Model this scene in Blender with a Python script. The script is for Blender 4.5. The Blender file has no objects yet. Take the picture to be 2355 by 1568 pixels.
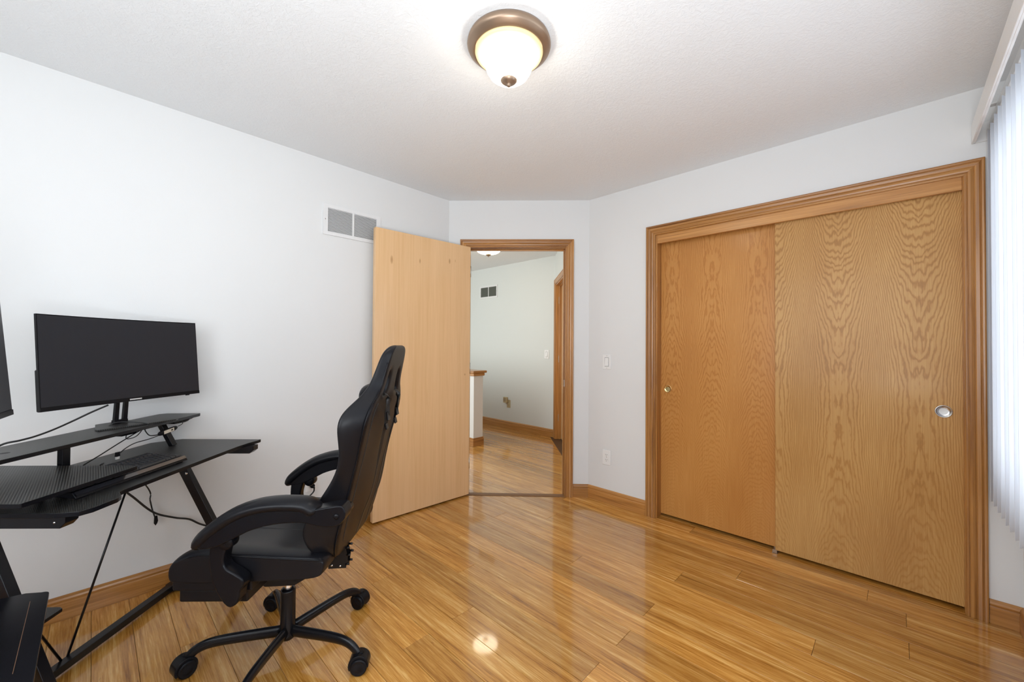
import bpy, bmesh, math, random
from mathutils import Vector, Matrix
PI = math.pi
random.seed(7)
sc = bpy.context.scene
COL = sc.collection

# ------------------------------------------------------------------ camera
YAW, PITCH, ROLL, HC = 0.7635, 0.0129, 0.0069, 1.2301
cam_d = bpy.data.cameras.new('camera')
cam_d.sensor_width = 36.0
cam_d.lens = 36.0 * 922.7165 / 2355.0
cam_d.clip_start = 0.02
cam = bpy.data.objects.new('camera', cam_d)
COL.objects.link(cam)
_f = Vector((-math.sin(YAW), math.cos(YAW), 0)); _r = Vector((math.cos(YAW), math.sin(YAW), 0)); _u = Vector((0, 0, 1))
_fw = _f * math.cos(PITCH) + _u * math.sin(PITCH)
_up = _u * math.cos(PITCH) - _f * math.sin(PITCH)
_R = _r * math.cos(ROLL) + _up * math.sin(ROLL)
_U = _up * math.cos(ROLL) - _r * math.sin(ROLL)
cam.matrix_world = Matrix(((_R.x, _U.x, -_fw.x, 0), (_R.y, _U.y, -_fw.y, 0), (_R.z, _U.z, -_fw.z, HC), (0, 0, 0, 1)))
sc.camera = cam

# ------------------------------------------------------------------ world, lights, exposure
w = bpy.data.worlds.new('sky'); sc.world = w; w.use_nodes = True
wb = w.node_tree.nodes['Background']
wb.inputs[0].default_value = (0.72, 0.85, 1.0, 1); wb.inputs[1].default_value = 1.2
sc.view_settings.view_transform = 'Standard'
sc.view_settings.look = 'None'
sc.view_settings.gamma = 1.0
sc.view_settings.use_curve_mapping = False
sc.view_settings.exposure = 0.4

def area(name, loc, rot, sx, sy, power, color):
    l = bpy.data.lights.new(name, 'AREA'); l.shape = 'RECTANGLE'; l.size = sx; l.size_y = sy
    l.energy = power; l.color = color
    o = bpy.data.objects.new(name, l); o.location = loc; o.rotation_euler = rot; COL.objects.link(o); return o
# added fill at the made-up back window (wall_back); daylight through the blind (wall_right)
area('back_fill', (-0.55, -1.27, 1.5), (PI/2, 0, 0), 1.7, 1.5, 24, (0.93, 0.965, 1.0))
area('daylight_side_window', (1.05, 1.6, 1.4), (PI/2, 0, PI/2), 3.6, 2.4, 52, (0.88, 0.94, 1.0))
# added up-facing fill beside the camera, no fixture, bounced off the ceiling
area('ceiling_bounce_fill', (0.10, -0.05, 0.85), (PI, 0, 0), 0.5, 0.5, 25, (0.88, 0.94, 1.0))
# added unseen fill light that brightens the hall
area('hall_fill', (-4.7, 1.3, 1.5), (PI/2, 0, -0.35), 2.0, 1.9, 36, (0.95, 0.98, 0.96))

# ------------------------------------------------------------------ mesh building
class MB:
    def __init__(s): s.v = []; s.f = []; s.sm = []
    def add(s, vs, fs, smooth=False):
        n = len(s.v); s.v += [tuple(p) for p in vs]
        for f in fs: s.f.append([i + n for i in f]); s.sm.append(smooth)
        return s
    def box(s, x0, x1, y0, y1, z0, z1, M=None):
        vs = [Vector(p) for p in ((x0,y0,z0),(x1,y0,z0),(x1,y1,z0),(x0,y1,z0),(x0,y0,z1),(x1,y0,z1),(x1,y1,z1),(x0,y1,z1))]
        if M: vs = [M @ p for p in vs]
        return s.add(vs, [(0,3,2,1),(4,5,6,7),(0,1,5,4),(1,2,6,5),(2,3,7,6),(3,0,4,7)])
    def prism(s, poly, a, b, fn):
        """poly of 2-D points, extruded from a to b; fn(p, q, h) -> 3-D point"""
        n = len(poly)
        vs = [fn(p[0], p[1], a) for p in poly] + [fn(p[0], p[1], b) for p in poly]
        fs = [list(range(n))[::-1], list(range(n, 2*n))] + [(i, (i+1) % n, n + (i+1) % n, n + i) for i in range(n)]
        return s.add(vs, fs)
    def tube(s, pts, r, n=8, cap=True, sx=1.0, upv=(0,0,1), smooth=True):
        pts = [Vector(p) for p in pts]; m = len(pts)
        rr = r if isinstance(r, (list, tuple)) else [r]*m
        rings = []; up = Vector(upv)
        for i, p in enumerate(pts):
            t = (pts[min(i+1, m-1)] - pts[max(i-1, 0)]).normalized()
            a = t.cross(up)
            if a.length < 1e-3: a = t.cross(Vector((1,0,0)))
            a.normalize(); b = a.cross(t).normalized()
            ri = rr[i]; rx, ry = (ri if isinstance(ri, tuple) else (ri*sx, ri))
            rings.append([p + a*rx*math.cos(2*PI*k/n) + b*ry*math.sin(2*PI*k/n) for k in range(n)])
        vs = [q for ring in rings for q in ring]
        fs = [(i*n+k, i*n+(k+1) % n, (i+1)*n+(k+1) % n, (i+1)*n+k) for i in range(m-1) for k in range(n)]
        if cap: fs += [list(range(n))[::-1], list(range((m-1)*n, m*n))]
        return s.add(vs, fs, smooth)
    def lathe(s, prof, c=(0,0,0), n=48, M=None, smooth=True):
        vs = []; 
        for r, z in prof:
            for k in range(n):
                p = Vector((r*math.cos(2*PI*k/n), r*math.sin(2*PI*k/n), z))
                if M: p = M @ p
                vs.append(p + Vector(c))
        fs = [(i*n+k, i*n+(k+1) % n, (i+1)*n+(k+1) % n, (i+1)*n+k) for i in range(len(prof)-1) for k in range(n)]
        return s.add(vs, fs, smooth)
    def build(s, name, mat, parent=None, bevel=0, seg=2, sub=0, smooth=False, ang=35):
        me = bpy.data.meshes.new(name); me.from_pydata(s.v, [], s.f); me.update()
        bm = bmesh.new(); bm.from_mesh(me); bmesh.ops.recalc_face_normals(bm, faces=bm.faces); bm.to_mesh(me); bm.free()
        for p, q in zip(me.polygons, s.sm): p.use_smooth = q or smooth or sub > 0
        me.materials.append(mat)
        o = bpy.data.objects.new(name, me); COL.objects.link(o)
        if parent: o.parent = parent
        if bevel:
            md = o.modifiers.new('bevel', 'BEVEL'); md.width = bevel; md.segments = seg
            md.limit_method = 'ANGLE'; md.angle_limit = math.radians(ang); md.harden_normals = False
            if seg > 1:
                for p in me.polygons: p.use_smooth = True
                md.harden_normals = True
        if sub:
            md = o.modifiers.new('subsurf', 'SUBSURF'); md.levels = sub; md.render_levels = sub
        return o

def smooth_path(pts, n=6):
    P = [Vector(p) for p in pts]; out = []
    for i in range(len(P)-1):
        p0, p1, p2, p3 = P[max(i-1,0)], P[i], P[i+1], P[min(i+2, len(P)-1)]
        for k in range(n):
            t = k/n
            out.append(0.5*((2*p1) + (p2-p0)*t + (2*p0-5*p1+4*p2-p3)*t*t + (3*p1-p0-3*p2+p3)*t**3))
    out.append(P[-1]); return out

def smooth_poly(P, n=4):
    out = []; m = len(P)
    for i in range(m):
        p0, p1, p2, p3 = P[i-1], P[i], P[(i+1) % m], P[(i+2) % m]
        for k in range(n):
            t = k/n
            out.append(tuple(0.5*((2*p1[j]) + (p2[j]-p0[j])*t + (2*p0[j]-5*p1[j]+4*p2[j]-p3[j])*t*t + (3*p1[j]-p0[j]-3*p2[j]+p3[j])*t**3) for j in range(2)))
    return out

def tag(o, label=None, cat=None, group=None, kind=None):
    if label: o['label'] = label
    if cat: o['category'] = cat
    if group: o['group'] = group
    if kind: o['kind'] = kind
    return o
def empty(name, loc=(0,0,0), rz=0, **k):
    o = bpy.data.objects.new(name, None); COL.objects.link(o); o.location = loc; o.rotation_euler = (0, 0, rz)
    o.empty_display_size = 0.1
    return tag(o, **k)
def struct(o, label=None): return tag(o, label, kind='structure')
def dup(o, parent, loc=None, M=None):
    c = o.copy(); COL.objects.link(c); c.parent = parent
    if loc is not None: c.location = loc
    return c
def clone(o, parent=None):
    c = o.copy(); COL.objects.link(c)
    if parent: c.parent = parent
    for ch in [x for x in bpy.data.objects if x.parent == o]: clone(ch, c)
    return c

# ------------------------------------------------------------------ materials
def mat(name, color=(0.8,0.8,0.8), rough=0.5, metal=0.0, coat=0.0, spec=0.5):
    m = bpy.data.materials.new(name); m.use_nodes = True
    b = m.node_tree.nodes['Principled BSDF']
    b.inputs['Base Color'].default_value = (*color, 1); b.inputs['Roughness'].default_value = rough
    b.inputs['Metallic'].default_value = metal; b.inputs['Coat Weight'].default_value = coat
    b.inputs['Specular IOR Level'].default_value = spec
    return m
class NT:
    def __init__(s, m): s.t = m.node_tree; s.b = s.t.nodes['Principled BSDF']
    def n(s, typ, **k):
        x = s.t.nodes.new(typ)
        for a, v in k.items(): setattr(x, a, v)
        return x
    def l(s, a, b): s.t.links.new(a, b)
    def math(s, op, a, b=None, c=None):
        x = s.n('ShaderNodeMath', operation=op)
        for i, v in enumerate((a, b, c)):
            if v is None: continue
            if isinstance(v, (int, float)): x.inputs[i].default_value = v
            else: s.l(v, x.inputs[i])
        return x.outputs[0]
    def ramp(s, fac, stops):
        r = s.n('ShaderNodeValToRGB'); e = r.color_ramp.elements
        while len(e) < len(stops): e.new(0.5)
        for q, (p, c) in zip(e, stops): q.position = p; q.color = (*c, 1)
        s.l(fac, r.inputs[0]); return r.outputs[0]
    def bump(s, h, strength, dist=0.002):
        b = s.n('ShaderNodeBump'); b.inputs['Strength'].default_value = strength; b.inputs['Distance'].default_value = dist
        s.l(h, b.inputs['Height']); s.l(b.outputs[0], s.b.inputs['Normal'])
    def coords(s, scale=(1,1,1), kind='Object', rnd=False):
        tc = s.n('ShaderNodeTexCoord'); mp = s.n('ShaderNodeMapping'); mp.inputs['Scale'].default_value = scale
        src = tc.outputs[kind]
        if rnd:
            oi = s.n('ShaderNodeObjectInfo'); mu = s.n('ShaderNodeVectorMath', operation='MULTIPLY_ADD')
            cx = s.n('ShaderNodeCombineXYZ')
            for i in range(3): s.l(oi.outputs['Random'], cx.inputs[i])
            s.l(cx.outputs[0], mu.inputs[0]); mu.inputs[1].default_value = (37, 53, 71); s.l(src, mu.inputs[2]); src = mu.outputs[0]
        s.l(src, mp.inputs[0]); return mp.outputs[0]
    def noise(s, vec, scale, detail=3, rough=0.5, dist=0.0):
        x = s.n('ShaderNodeTexNoise'); x.inputs['Scale'].default_value = scale; x.inputs['Detail'].default_value = detail
        x.inputs['Roughness'].default_value = rough; x.inputs['Distortion'].default_value = dist
        s.l(vec, x.inputs['Vector']); return x.outputs[0]

def paint(name, color, bscale, bstr, bdist=0.002, rough=0.6):
    m = mat(name, color, rough, spec=0.3); t = NT(m); v = t.coords()
    t.bump(t.noise(v, bscale, 4, 0.6), bstr, bdist); return m
M_WALL = paint('wall_paint', (0.775, 0.78, 0.775), 260, 0.18, 0.0012)
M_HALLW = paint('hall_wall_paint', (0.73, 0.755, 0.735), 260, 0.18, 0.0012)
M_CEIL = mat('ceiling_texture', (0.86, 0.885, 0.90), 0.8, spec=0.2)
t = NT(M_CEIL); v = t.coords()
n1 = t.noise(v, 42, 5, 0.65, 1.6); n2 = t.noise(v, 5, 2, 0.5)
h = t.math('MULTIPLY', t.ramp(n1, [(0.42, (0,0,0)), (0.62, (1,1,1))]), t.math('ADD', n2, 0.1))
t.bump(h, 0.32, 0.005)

def wood(name, dark, mid, light, long='z', rough=0.32, coat=0.25, fine=1.0, rnd=True, var=0.25):
    """straight-grained oak: streaks stretched along the long axis"""
    m = mat(name, mid, rough, coat=coat); m.node_tree.nodes['Principled BSDF'].inputs['Coat Roughness'].default_value = 0.18
    t = NT(m)
    S = {'z': (60, 60, 1.6), 'x': (1.6, 60, 60), 'h': (1.6, 1.6, 60), 'y': (60, 1.6, 60)}[long]
    v = t.coords(tuple(q*fine for q in S), rnd=rnd)
    a = t.noise(v, 1.0, 6, 0.62, 0.6)
    v2 = t.coords(tuple(q*0.16 for q in S), rnd=rnd); b = t.noise(v2, 1.0, 2, 0.5, 0.8)
    v3 = t.coords(tuple(q*4 if q > 10 else q*2.5 for q in S), rnd=rnd); c = t.noise(v3, 1.0, 2, 0.5)
    f = t.math('ADD', t.math('MULTIPLY', a, 0.55), t.math('ADD', t.math('MULTIPLY', b, 0.3), t.math('MULTIPLY', c, 0.15)))
    col = t.ramp(f, [(0.36, dark), (0.5, mid), (0.66, light)])
    if rnd:
        oi = t.n('ShaderNodeObjectInfo'); hs = t.n('ShaderNodeHueSaturation')
        t.l(t.math('MULTIPLY_ADD', oi.outputs['Random'], var, 1 - var*0.5), hs.inputs['Value']); t.l(col, hs.inputs['Color']); col = hs.outputs[0]
    t.l(col, t.b.inputs['Base Color'])
    t.bump(c, 0.06, 0.001); return m
OAKD, OAKM, OAKL = (0.24, 0.092, 0.020), (0.44, 0.195, 0.047), (0.60, 0.30, 0.09)
M_OAKV = wood('oak_trim_vertical', OAKD, OAKM, OAKL, 'z')
M_OAKH = wood('oak_trim_horizontal', OAKD, OAKM, OAKL, 'h')
M_FLOOR = mat('bamboo_plank', (0.43,0.21,0.07), 0.24, coat=0.85); t = NT(M_FLOOR); t.b.inputs['Coat Roughness'].default_value = 0.055
a = t.noise(t.coords((3.2, 95, 95), rnd=True), 1.0, 5, 0.62, 0.4)          # strands
b = t.noise(t.coords((1.3, 22, 22), rnd=True), 1.0, 3, 0.55, 0.5)          # broad light and dark streaks
c = t.noise(t.coords((13, 240, 240), rnd=True), 1.0, 3, 0.6)               # fine flecks
f = t.math('ADD', t.math('MULTIPLY', a, 0.40), t.math('ADD', t.math('MULTIPLY', b, 0.34), t.math('MULTIPLY', c, 0.26)))
col = t.ramp(f, [(0.34, (0.16,0.062,0.015)), (0.45, (0.37,0.172,0.048)), (0.53, (0.48,0.25,0.078)), (0.66, (0.69,0.45,0.19))])
fl_ = t.ramp(t.noise(t.coords((20, 60, 60), rnd=True), 1.0, 3, 0.7), [(0.66, (0,0,0)), (0.74, (1,1,1))])
mxr = t.n('ShaderNodeMix', data_type='RGBA'); t.l(t.math('MULTIPLY', fl_, 0.45), mxr.inputs[0]); t.l(col, mxr.inputs[6]); mxr.inputs[7].default_value = (0.16, 0.06, 0.015, 1)
oi = t.n('ShaderNodeObjectInfo'); hs = t.n('ShaderNodeHueSaturation')
t.l(t.math('MULTIPLY_ADD', oi.outputs['Random'], 0.50, 0.97), hs.inputs['Value']); hs.inputs['Saturation'].default_value = 1.07; t.l(mxr.outputs[2], hs.inputs['Color']); t.l(hs.outputs[0], t.b.inputs['Base Color'])
t.bump(c, 0.05, 0.0006)
M_DOOR = wood('pale_veneer', (0.76, 0.47, 0.225), (0.81, 0.52, 0.265), (0.86, 0.565, 0.305), 'z', rough=0.3, coat=0.3, fine=1.0, rnd=False)
M_JOINT = mat('dark_joint_wood', (0.10, 0.045, 0.015), 0.7)  # dark base wood showing in the plank joints

t = NT(M_DOOR); tc = t.n('ShaderNodeTexCoord'); sp = t.n('ShaderNodeSeparateXYZ'); t.l(tc.outputs['Object'], sp.inputs[0])
prev = t.b.inputs['Base Color'].links[0].from_socket; tot = None
for kx, kz_, rx, rz in ((0.698, 1.838, 0.012, 0.035), (0.472, 1.862, 0.007, 0.022), (0.208, 1.90, 0.010, 0.025), (0.050, 0.996, 0.008, 0.010), (0.154, 1.91, 0.003, 0.015)):
    a_ = t.math('POWER', t.math('DIVIDE', t.math('SUBTRACT', sp.outputs[0], kx), rx), 2.0); b_ = t.math('POWER', t.math('DIVIDE', t.math('SUBTRACT', sp.outputs[2], kz_), rz), 2.0)
    q_ = t.math('MAXIMUM', t.math('SUBTRACT', 1.0, t.math('ADD', a_, b_)), 0.0); tot = q_ if tot is None else t.math('MAXIMUM', tot, q_)
mk = t.n('ShaderNodeMix', data_type='RGBA'); t.l(t.math('MULTIPLY', tot, 0.7), mk.inputs[0]); t.l(prev, mk.inputs[6]); mk.inputs[7].default_value = (0.42, 0.19, 0.06, 1); t.l(mk.outputs[2], t.b.inputs['Base Color'])

def cathedral(name, dark, mid, light, period, phase, kz, zc, up=1.0, distort=0.06, contrast=1.15, freq=7400):
    """plain-sawn oak veneer, book-matched flitches with cathedral figure (object x across, z up)"""
    m = mat(name, mid, 0.42, coat=0.12, spec=0.3); t = NT(m); m.node_tree.nodes['Principled BSDF'].inputs['Coat Roughness'].default_value = 0.16
    tc = t.n('ShaderNodeTexCoord'); sp = t.n('ShaderNodeSeparateXYZ'); t.l(tc.outputs['Object'], sp.inputs[0])
    X, Zc = sp.outputs[0], sp.outputs[2]
    pp = t.math('PINGPONG', t.math('ADD', X, phase), period/2)       # 0 at a flitch centre
    warp = t.noise(t.coords((5, 5, 1.4)), 1.0, 3, 0.55)
    w2 = t.noise(t.coords((38, 38, 9)), 1.0, 3, 0.6)
    # wiggle shared by mirrored flitches: depends on pp and z
    cx = t.n('ShaderNodeCombineXYZ'); t.l(t.math('MULTIPLY', pp, 26), cx.inputs[0]); t.l(t.math('MULTIPLY', Zc, 7), cx.inputs[2])
    wg = t.n('ShaderNodeTexNoise'); wg.inputs['Scale'].default_value = 1.0; wg.inputs['Detail'].default_value = 3; t.l(cx.outputs[0], wg.inputs['Vector'])
    dz = t.math('MULTIPLY', t.math('SUBTRACT', Zc, zc), kz)
    dz = t.math('ADD', dz, t.math('MULTIPLY', t.math('SUBTRACT', warp, 0.5), distort*0.35))
    r = t.math('SUBTRACT', t.math('MULTIPLY', dz, dz), t.math('MULTIPLY', t.math('MULTIPLY', pp, pp), 0.4))      # saddle: U above, arches below
    r = t.math('ADD', r, t.math('MULTIPLY', t.math('MULTIPLY', t.math('SUBTRACT', wg.outputs[0], 0.5), 0.0034), t.math('MAXIMUM', t.math('SUBTRACT', 1.0, t.math('MULTIPLY', pp, 1.5/period)), 0.12)))
    r = t.math('ADD', r, t.math('MULTIPLY', t.math('SUBTRACT', w2, 0.5), 0.0006))
    s_ = t.math('SINE', t.math('MULTIPLY', r, freq))
    s_ = t.math('MULTIPLY_ADD', s_, 0.5, 0.5)
    s_ = t.math('MULTIPLY', t.math('POWER', s_, 3.0), t.math('MINIMUM', t.math('MAXIMUM', t.math('MULTIPLY_ADD', Zc, 0.75, 0.12), 0.35), 1.0))
    fine = t.noise(t.coords((260, 260, 5)), 1.0, 2, 0.5); broad = t.noise(t.coords((3, 3, 1.1)), 1.0, 2, 0.5)
    f = t.math('ADD', t.math('MULTIPLY', s_, 0.26*contrast), t.math('ADD', t.math('MULTIPLY', fine, 0.36), t.math('MULTIPLY', broad, 0.38)))
    col = t.ramp(f, [(0.26, light), (0.5, mid), (0.86, dark)])
    t.l(col, t.b.inputs['Base Color']); t.bump(fine, 0.05, 0.001); return m
M_CLR = cathedral('closet_veneer_front', (0.29, 0.13, 0.030), (0.46, 0.225, 0.058), (0.62, 0.36, 0.12), 0.314, 0.016, 0.105, 0.90)
M_CLL = cathedral('closet_veneer_rear', (0.33, 0.12, 0.022), (0.50, 0.21, 0.045), (0.62, 0.30, 0.080), 0.27, 0.162, 0.10, 1.76, contrast=0.85, freq=8200)

M_WHITE = mat('white_plastic', (0.86, 0.86, 0.85), 0.28)
M_VENT = mat('white_enamel', (0.80, 0.80, 0.80), 0.4)
M_DARK = mat('dark_void', (0.03, 0.03, 0.03), 0.8)
M_GREY = mat('duct_grey', (0.17, 0.17, 0.17), 0.7)
M_BRASS = mat('polished_brass', (0.78, 0.60, 0.28), 0.14, 1.0)
M_NICKEL = mat('brushed_nickel', (0.50, 0.49, 0.47), 0.24, 1.0)
M_CHROME = mat('chrome', (0.85, 0.85, 0.86), 0.12, 1.0)
M_BRONZE = mat('lamp_bronze', (0.33, 0.235, 0.165), 0.36, 0.7)
M_LEATHER = mat('black_leatherette', (0.006, 0.006, 0.008), 0.42, coat=0.18, spec=0.16)
M_LEATHER.node_tree.nodes['Principled BSDF'].inputs['Coat Roughness'].default_value = 0.24
t = NT(M_LEATHER); t.bump(t.noise(t.coords(), 420, 3, 0.6), 0.12, 0.0008)
M_BLACKP = mat('black_plastic', (0.006, 0.006, 0.008), 0.26, spec=0.18)
M_BLACKM = mat('black_metal', (0.007, 0.007, 0.009), 0.24, spec=0.3)
t = NT(M_BLACKM); t.bump(t.noise(t.coords(), 300, 2, 0.5), 0.05, 0.0006)
M_CABLE = mat('cable_rubber', (0.010, 0.010, 0.010), 0.45)
M_SCREEN = mat('screen_glass', (0.014, 0.016, 0.022), 0.36, spec=0.4)
M_SILVER = mat('silver_print', (0.62, 0.62, 0.62), 0.4)
M_BEIGE = mat('beige_plastic', (0.50, 0.41, 0.24), 0.45)
M_MESHG = mat('keycap', (0.022, 0.022, 0.025), 0.28, spec=0.6)

def carbon(name, pitch):
    m = mat(name, (0.02,0.02,0.02), 0.36, spec=0.3); t = NT(m)
    tc = t.n('ShaderNodeTexCoord'); sp = t.n('ShaderNodeSeparateXYZ'); t.l(tc.outputs['Object'], sp.inputs[0])
    d = t.math('ADD', sp.outputs[0], sp.outputs[1]); e = t.math('SUBTRACT', sp.outputs[0], sp.outputs[1])
    k = 2*PI/(pitch*1.41421)
    wv = t.math('MULTIPLY_ADD', t.math('SINE', t.math('MULTIPLY', d, k)), 0.5, 0.5)
    wv2 = t.math('MULTIPLY_ADD', t.math('SINE', t.math('MULTIPLY', e, k*2.3)), 0.5, 0.5)
    f = t.math('ADD', t.math('MULTIPLY', wv, 0.8), t.math('MULTIPLY', t.math('MULTIPLY', wv, wv2), 0.2))
    t.l(t.ramp(f, [(0.15, (0.006,0.006,0.006)), (0.9, (0.062,0.060,0.056))]), t.b.inputs['Base Color'])
    t.bump(f, 0.3, 0.0006); return m
M_CARBON = carbon('carbon_weave_laminate', 0.0036)
M_CARBON2 = carbon('coarse_carbon_weave', 0.0062)

def emis(name, color, strength, base=(0.8,0.8,0.8)):
    m = mat(name, base, 0.4); b = m.node_tree.nodes['Principled BSDF']
    b.inputs['Emission Color'].default_value = (*color, 1); b.inputs['Emission Strength'].default_value = strength; return m
M_BULB = emis('lit_frosted_glass', (1.0, 0.93, 0.80), 13.0)
M_RIMGL = emis('lit_glass_rim', (1.0, 0.78, 0.38), 0.35, (0.62, 0.52, 0.30))
M_BULB2 = emis('lit_hall_glass', (1.0, 0.88, 0.66), 9.0)

M_VANE = bpy.data.materials.new('blind_vane'); M_VANE.use_nodes = True
nt = M_VANE.node_tree; nt.nodes.clear()
o_ = nt.nodes.new('ShaderNodeOutputMaterial'); mx = nt.nodes.new('ShaderNodeMixShader'); df = nt.nodes.new('ShaderNodeBsdfDiffuse'); tr = nt.nodes.new('ShaderNodeBsdfTranslucent')
df.inputs[0].default_value = (0.84, 0.85, 0.87, 1); tr.inputs[0].default_value = (0.84, 0.87, 0.93, 1); mx.inputs[0].default_value = 0.38
nt.links.new(df.outputs[0], mx.inputs[1]); nt.links.new(tr.outputs[0], mx.inputs[2]); nt.links.new(mx.outputs[0], o_.inputs[0])
M_GLASS = bpy.data.materials.new('window_glass'); M_GLASS.use_nodes = True
nt = M_GLASS.node_tree; nt.nodes.clear()
o_ = nt.nodes.new('ShaderNodeOutputMaterial'); mx = nt.nodes.new('ShaderNodeMixShader'); g = nt.nodes.new('ShaderNodeBsdfGlossy'); tr = nt.nodes.new('ShaderNodeBsdfTransparent')
g.inputs['Roughness'].default_value = 0.02; mx.inputs[0].default_value = 0.07
nt.links.new(tr.outputs[0], mx.inputs[1]); nt.links.new(g.outputs[0], mx.inputs[2]); nt.links.new(mx.outputs[0], o_.inputs[0])

# ------------------------------------------------------------------ room shell
XL, XR, YB, YF, H = -2.6885, 0.3987, -1.32, 2.8211, 2.44      # left, right, back, front (closet) walls
XC = -1.8259; YC = 2.041                                       # ends of the cut corner
TW = 0.115
DA = math.atan2(YF-YC, XC-XL); DL = math.hypot(YF-YC, XC-XL)
MD = Matrix.Translation((XL, YC, 0)) @ Matrix.Rotation(DA, 4, 'Z')   # cut-corner frame: x along wall, -y into the room
HH = 2.468; HY = 4.334; HX = -3.342

def wall_with_hole(name, x0, x1, z1, thick, holes, m, M=None, parent=None):
    """wall in local frame: x along, y thickness 0..thick, holes = [(xa, xb, za, zb)]"""
    b = MB(); xs = x0
    for xa, xb, za, zb in holes:
        b.box(xs, xa, 0, thick, 0, z1, M)
        if za > 0: b.box(xa, xb, 0, thick, 0, za, M)
        if zb < z1: b.box(xa, xb, 0, thick, zb, z1, M)
        xs = xb
    b.box(xs, x1, 0, thick, 0, z1, M)
    return b.build(name, m, parent)
struct(MB().box(XL-TW, XL, YB-TW, YC+0.03, 0, H+0.12).build('wall_left', M_WALL), 'plain white wall on the left behind the desk')
Mf = Matrix.Translation((0, YF, 0))
struct(wall_with_hole('wall_front', XC-0.05, XR+TW, H+0.12, TW, [(-1.262, 0.236, 0, 2.05)], M_WALL, Mf), 'white wall holding the closet opening')
struct(wall_with_hole('wall_corner', -0.02, DL+0.02, H+0.12, TW, [(0.148, 0.985, 0, 2.06)], M_WALL, MD), 'short white wall across the corner around the doorway')
Mr = Matrix(((0,1,0,XR),(1,0,0,0),(0,0,1,0),(0,0,0,1)))
struct(wall_with_hole('wall_right', YB-TW, YF, H+0.12, TW, [(0.45, 2.72, 0.66, 2.14)], M_WALL, Mr), 'white wall with the window behind the vertical blind')
Mb = Matrix.Translation((0, YB-TW, 0))
struct(wall_with_hole('wall_back', XL, XR, H+0.12, TW, [(-1.45, 0.3, 0.75, 2.25)], M_WALL, Mb))
room = [(XL, YB), (XR, YB), (XR, YF), (XC, YF), (XL, YC)]
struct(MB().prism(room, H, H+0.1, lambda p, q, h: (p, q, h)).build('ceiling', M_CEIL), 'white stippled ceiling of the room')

# hall shell
c45 = math.sqrt(0.5)
Do = MD @ Vector((DL, TW, 0)); Di = MD @ Vector((0, TW, 0))
hr_len = 1.96
MH = Matrix(((c45, c45, 0, HX), (-c45, c45, 0, HY), (0, 0, 1, 0), (0, 0, 0, 1)))    # hall right wall: x toward the camera, +y away from the hall
struct(MB().box(-6.0, HX+0.12, HY, HY+0.1, 0, HH+0.1).build('wall_hall_far', M_HALLW), 'pale hall wall seen through the doorway')
struct(wall_with_hole('wall_hall_right', 0.0, hr_len, HH+0.1, 0.115, [(0.075, 0.87, 0, 2.06)], M_HALLW, MH), 'short hall wall at the right beside the oak door frame')
ext = MD @ Vector((-3.4, 0, 0))
struct(MB().box(-3.5, -0.10, TW*0.5, TW, 0, HH+0.1, MD).build('wall_hall_near', M_HALLW))
struct(MB().box(-6.0, -5.9, -0.5, HY, 0, HH+0.1).build('wall_hall_left', M_HALLW))
hall = [tuple((MD @ Vector((-3.5, TW, 0)))[:2]), (Di.x, Di.y), (Do.x, Do.y), (HX + c45*hr_len, HY - c45*hr_len), (HX, HY), (-5.95, HY), (-5.95, 0.2)]
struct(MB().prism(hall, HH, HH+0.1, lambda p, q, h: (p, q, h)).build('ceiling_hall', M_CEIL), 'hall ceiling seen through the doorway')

# ---- floors of planks
def clip(poly, a, b):
    """keep the part of poly left of a->b"""
    out = []
    def side(p): return (b[0]-a[0])*(p[1]-a[1]) - (b[1]-a[1])*(p[0]-a[0])
    for i in range(len(poly)):
        p, q = poly[i], poly[(i+1) % len(poly)]; sp_, sq = side(p), side(q)
        if sp_ >= 0: out.append(p)
        if (sp_ >= 0) != (sq >= 0):
            k = sp_/(sp_-sq); out.append((p[0]+(q[0]-p[0])*k, p[1]+(q[1]-p[1])*k))
    return out
def poly_area(p): return 0.5*abs(sum(p[i][0]*p[(i+1) % len(p)][1]-p[(i+1) % len(p)][0]*p[i][1] for i in range(len(p))))
PW, PY0, PLEN = 0.1247, 0.387, 1.84
joints = {4: -1.447, 6: -1.447, 7: -0.84, 9: -0.838, 11: -0.841, 12: -1.338, 14: -0.847, 15: 0.034, 17: 0.029, 18: -0.107, 19: -0.998,
          0: -1.25, 1: -2.45, 2: -0.35, 3: -2.02, 5: -0.12, 8: -1.72, 10: -0.2, 13: -0.25, 16: -0.62, -1: -2.1, -2: -0.9}
def planks(parent, convex, y0, y1, x0, x1, off):
    r0 = math.floor((y0-PY0)/PW); r1 = math.ceil((y1-PY0)/PW)
    for r in range(r0, r1):
        ya, yb = PY0 + r*PW, PY0 + (r+1)*PW
        j = (joints.get(r) if off == 0 else None)
        if j is None: j = random.uniform(-1.8, 0)
        k0 = math.floor((x0-j)/PLEN)
        for k in range(k0, k0 + 6):
            xa, xb = j + k*PLEN, j + (k+1)*PLEN
            if xa > x1: break
            g = 0.0006
            P = [(xa+g, ya+g), (xb-g, ya+g), (xb-g, yb-g), (xa+g, yb-g)]
            for i in range(len(convex)):
                P = clip(P, convex[i], convex[(i+1) % len(convex)])
                if len(P) < 3: break
            if len(P) < 3 or poly_area(P) < 2e-4: continue
            cx = sum(p[0] for p in P)/len(P); cy = sum(p[1] for p in P)/len(P)
            o = MB().prism([(p[0]-cx, p[1]-cy) for p in P], -0.012, 0.0, lambda p, q, h: (p, q, h)).build('plank', M_FLOOR, parent, bevel=0.0008, seg=1)
            o.location = (cx, cy, 0)
fl = struct(MB().prism(room, -0.03, -0.0025, lambda p, q, h: (p, q, h)).build('floor', M_JOINT), 'glossy amber bamboo plank floor of the room')
planks(fl, room, YB, YF, XL, XR, 0)
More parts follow.
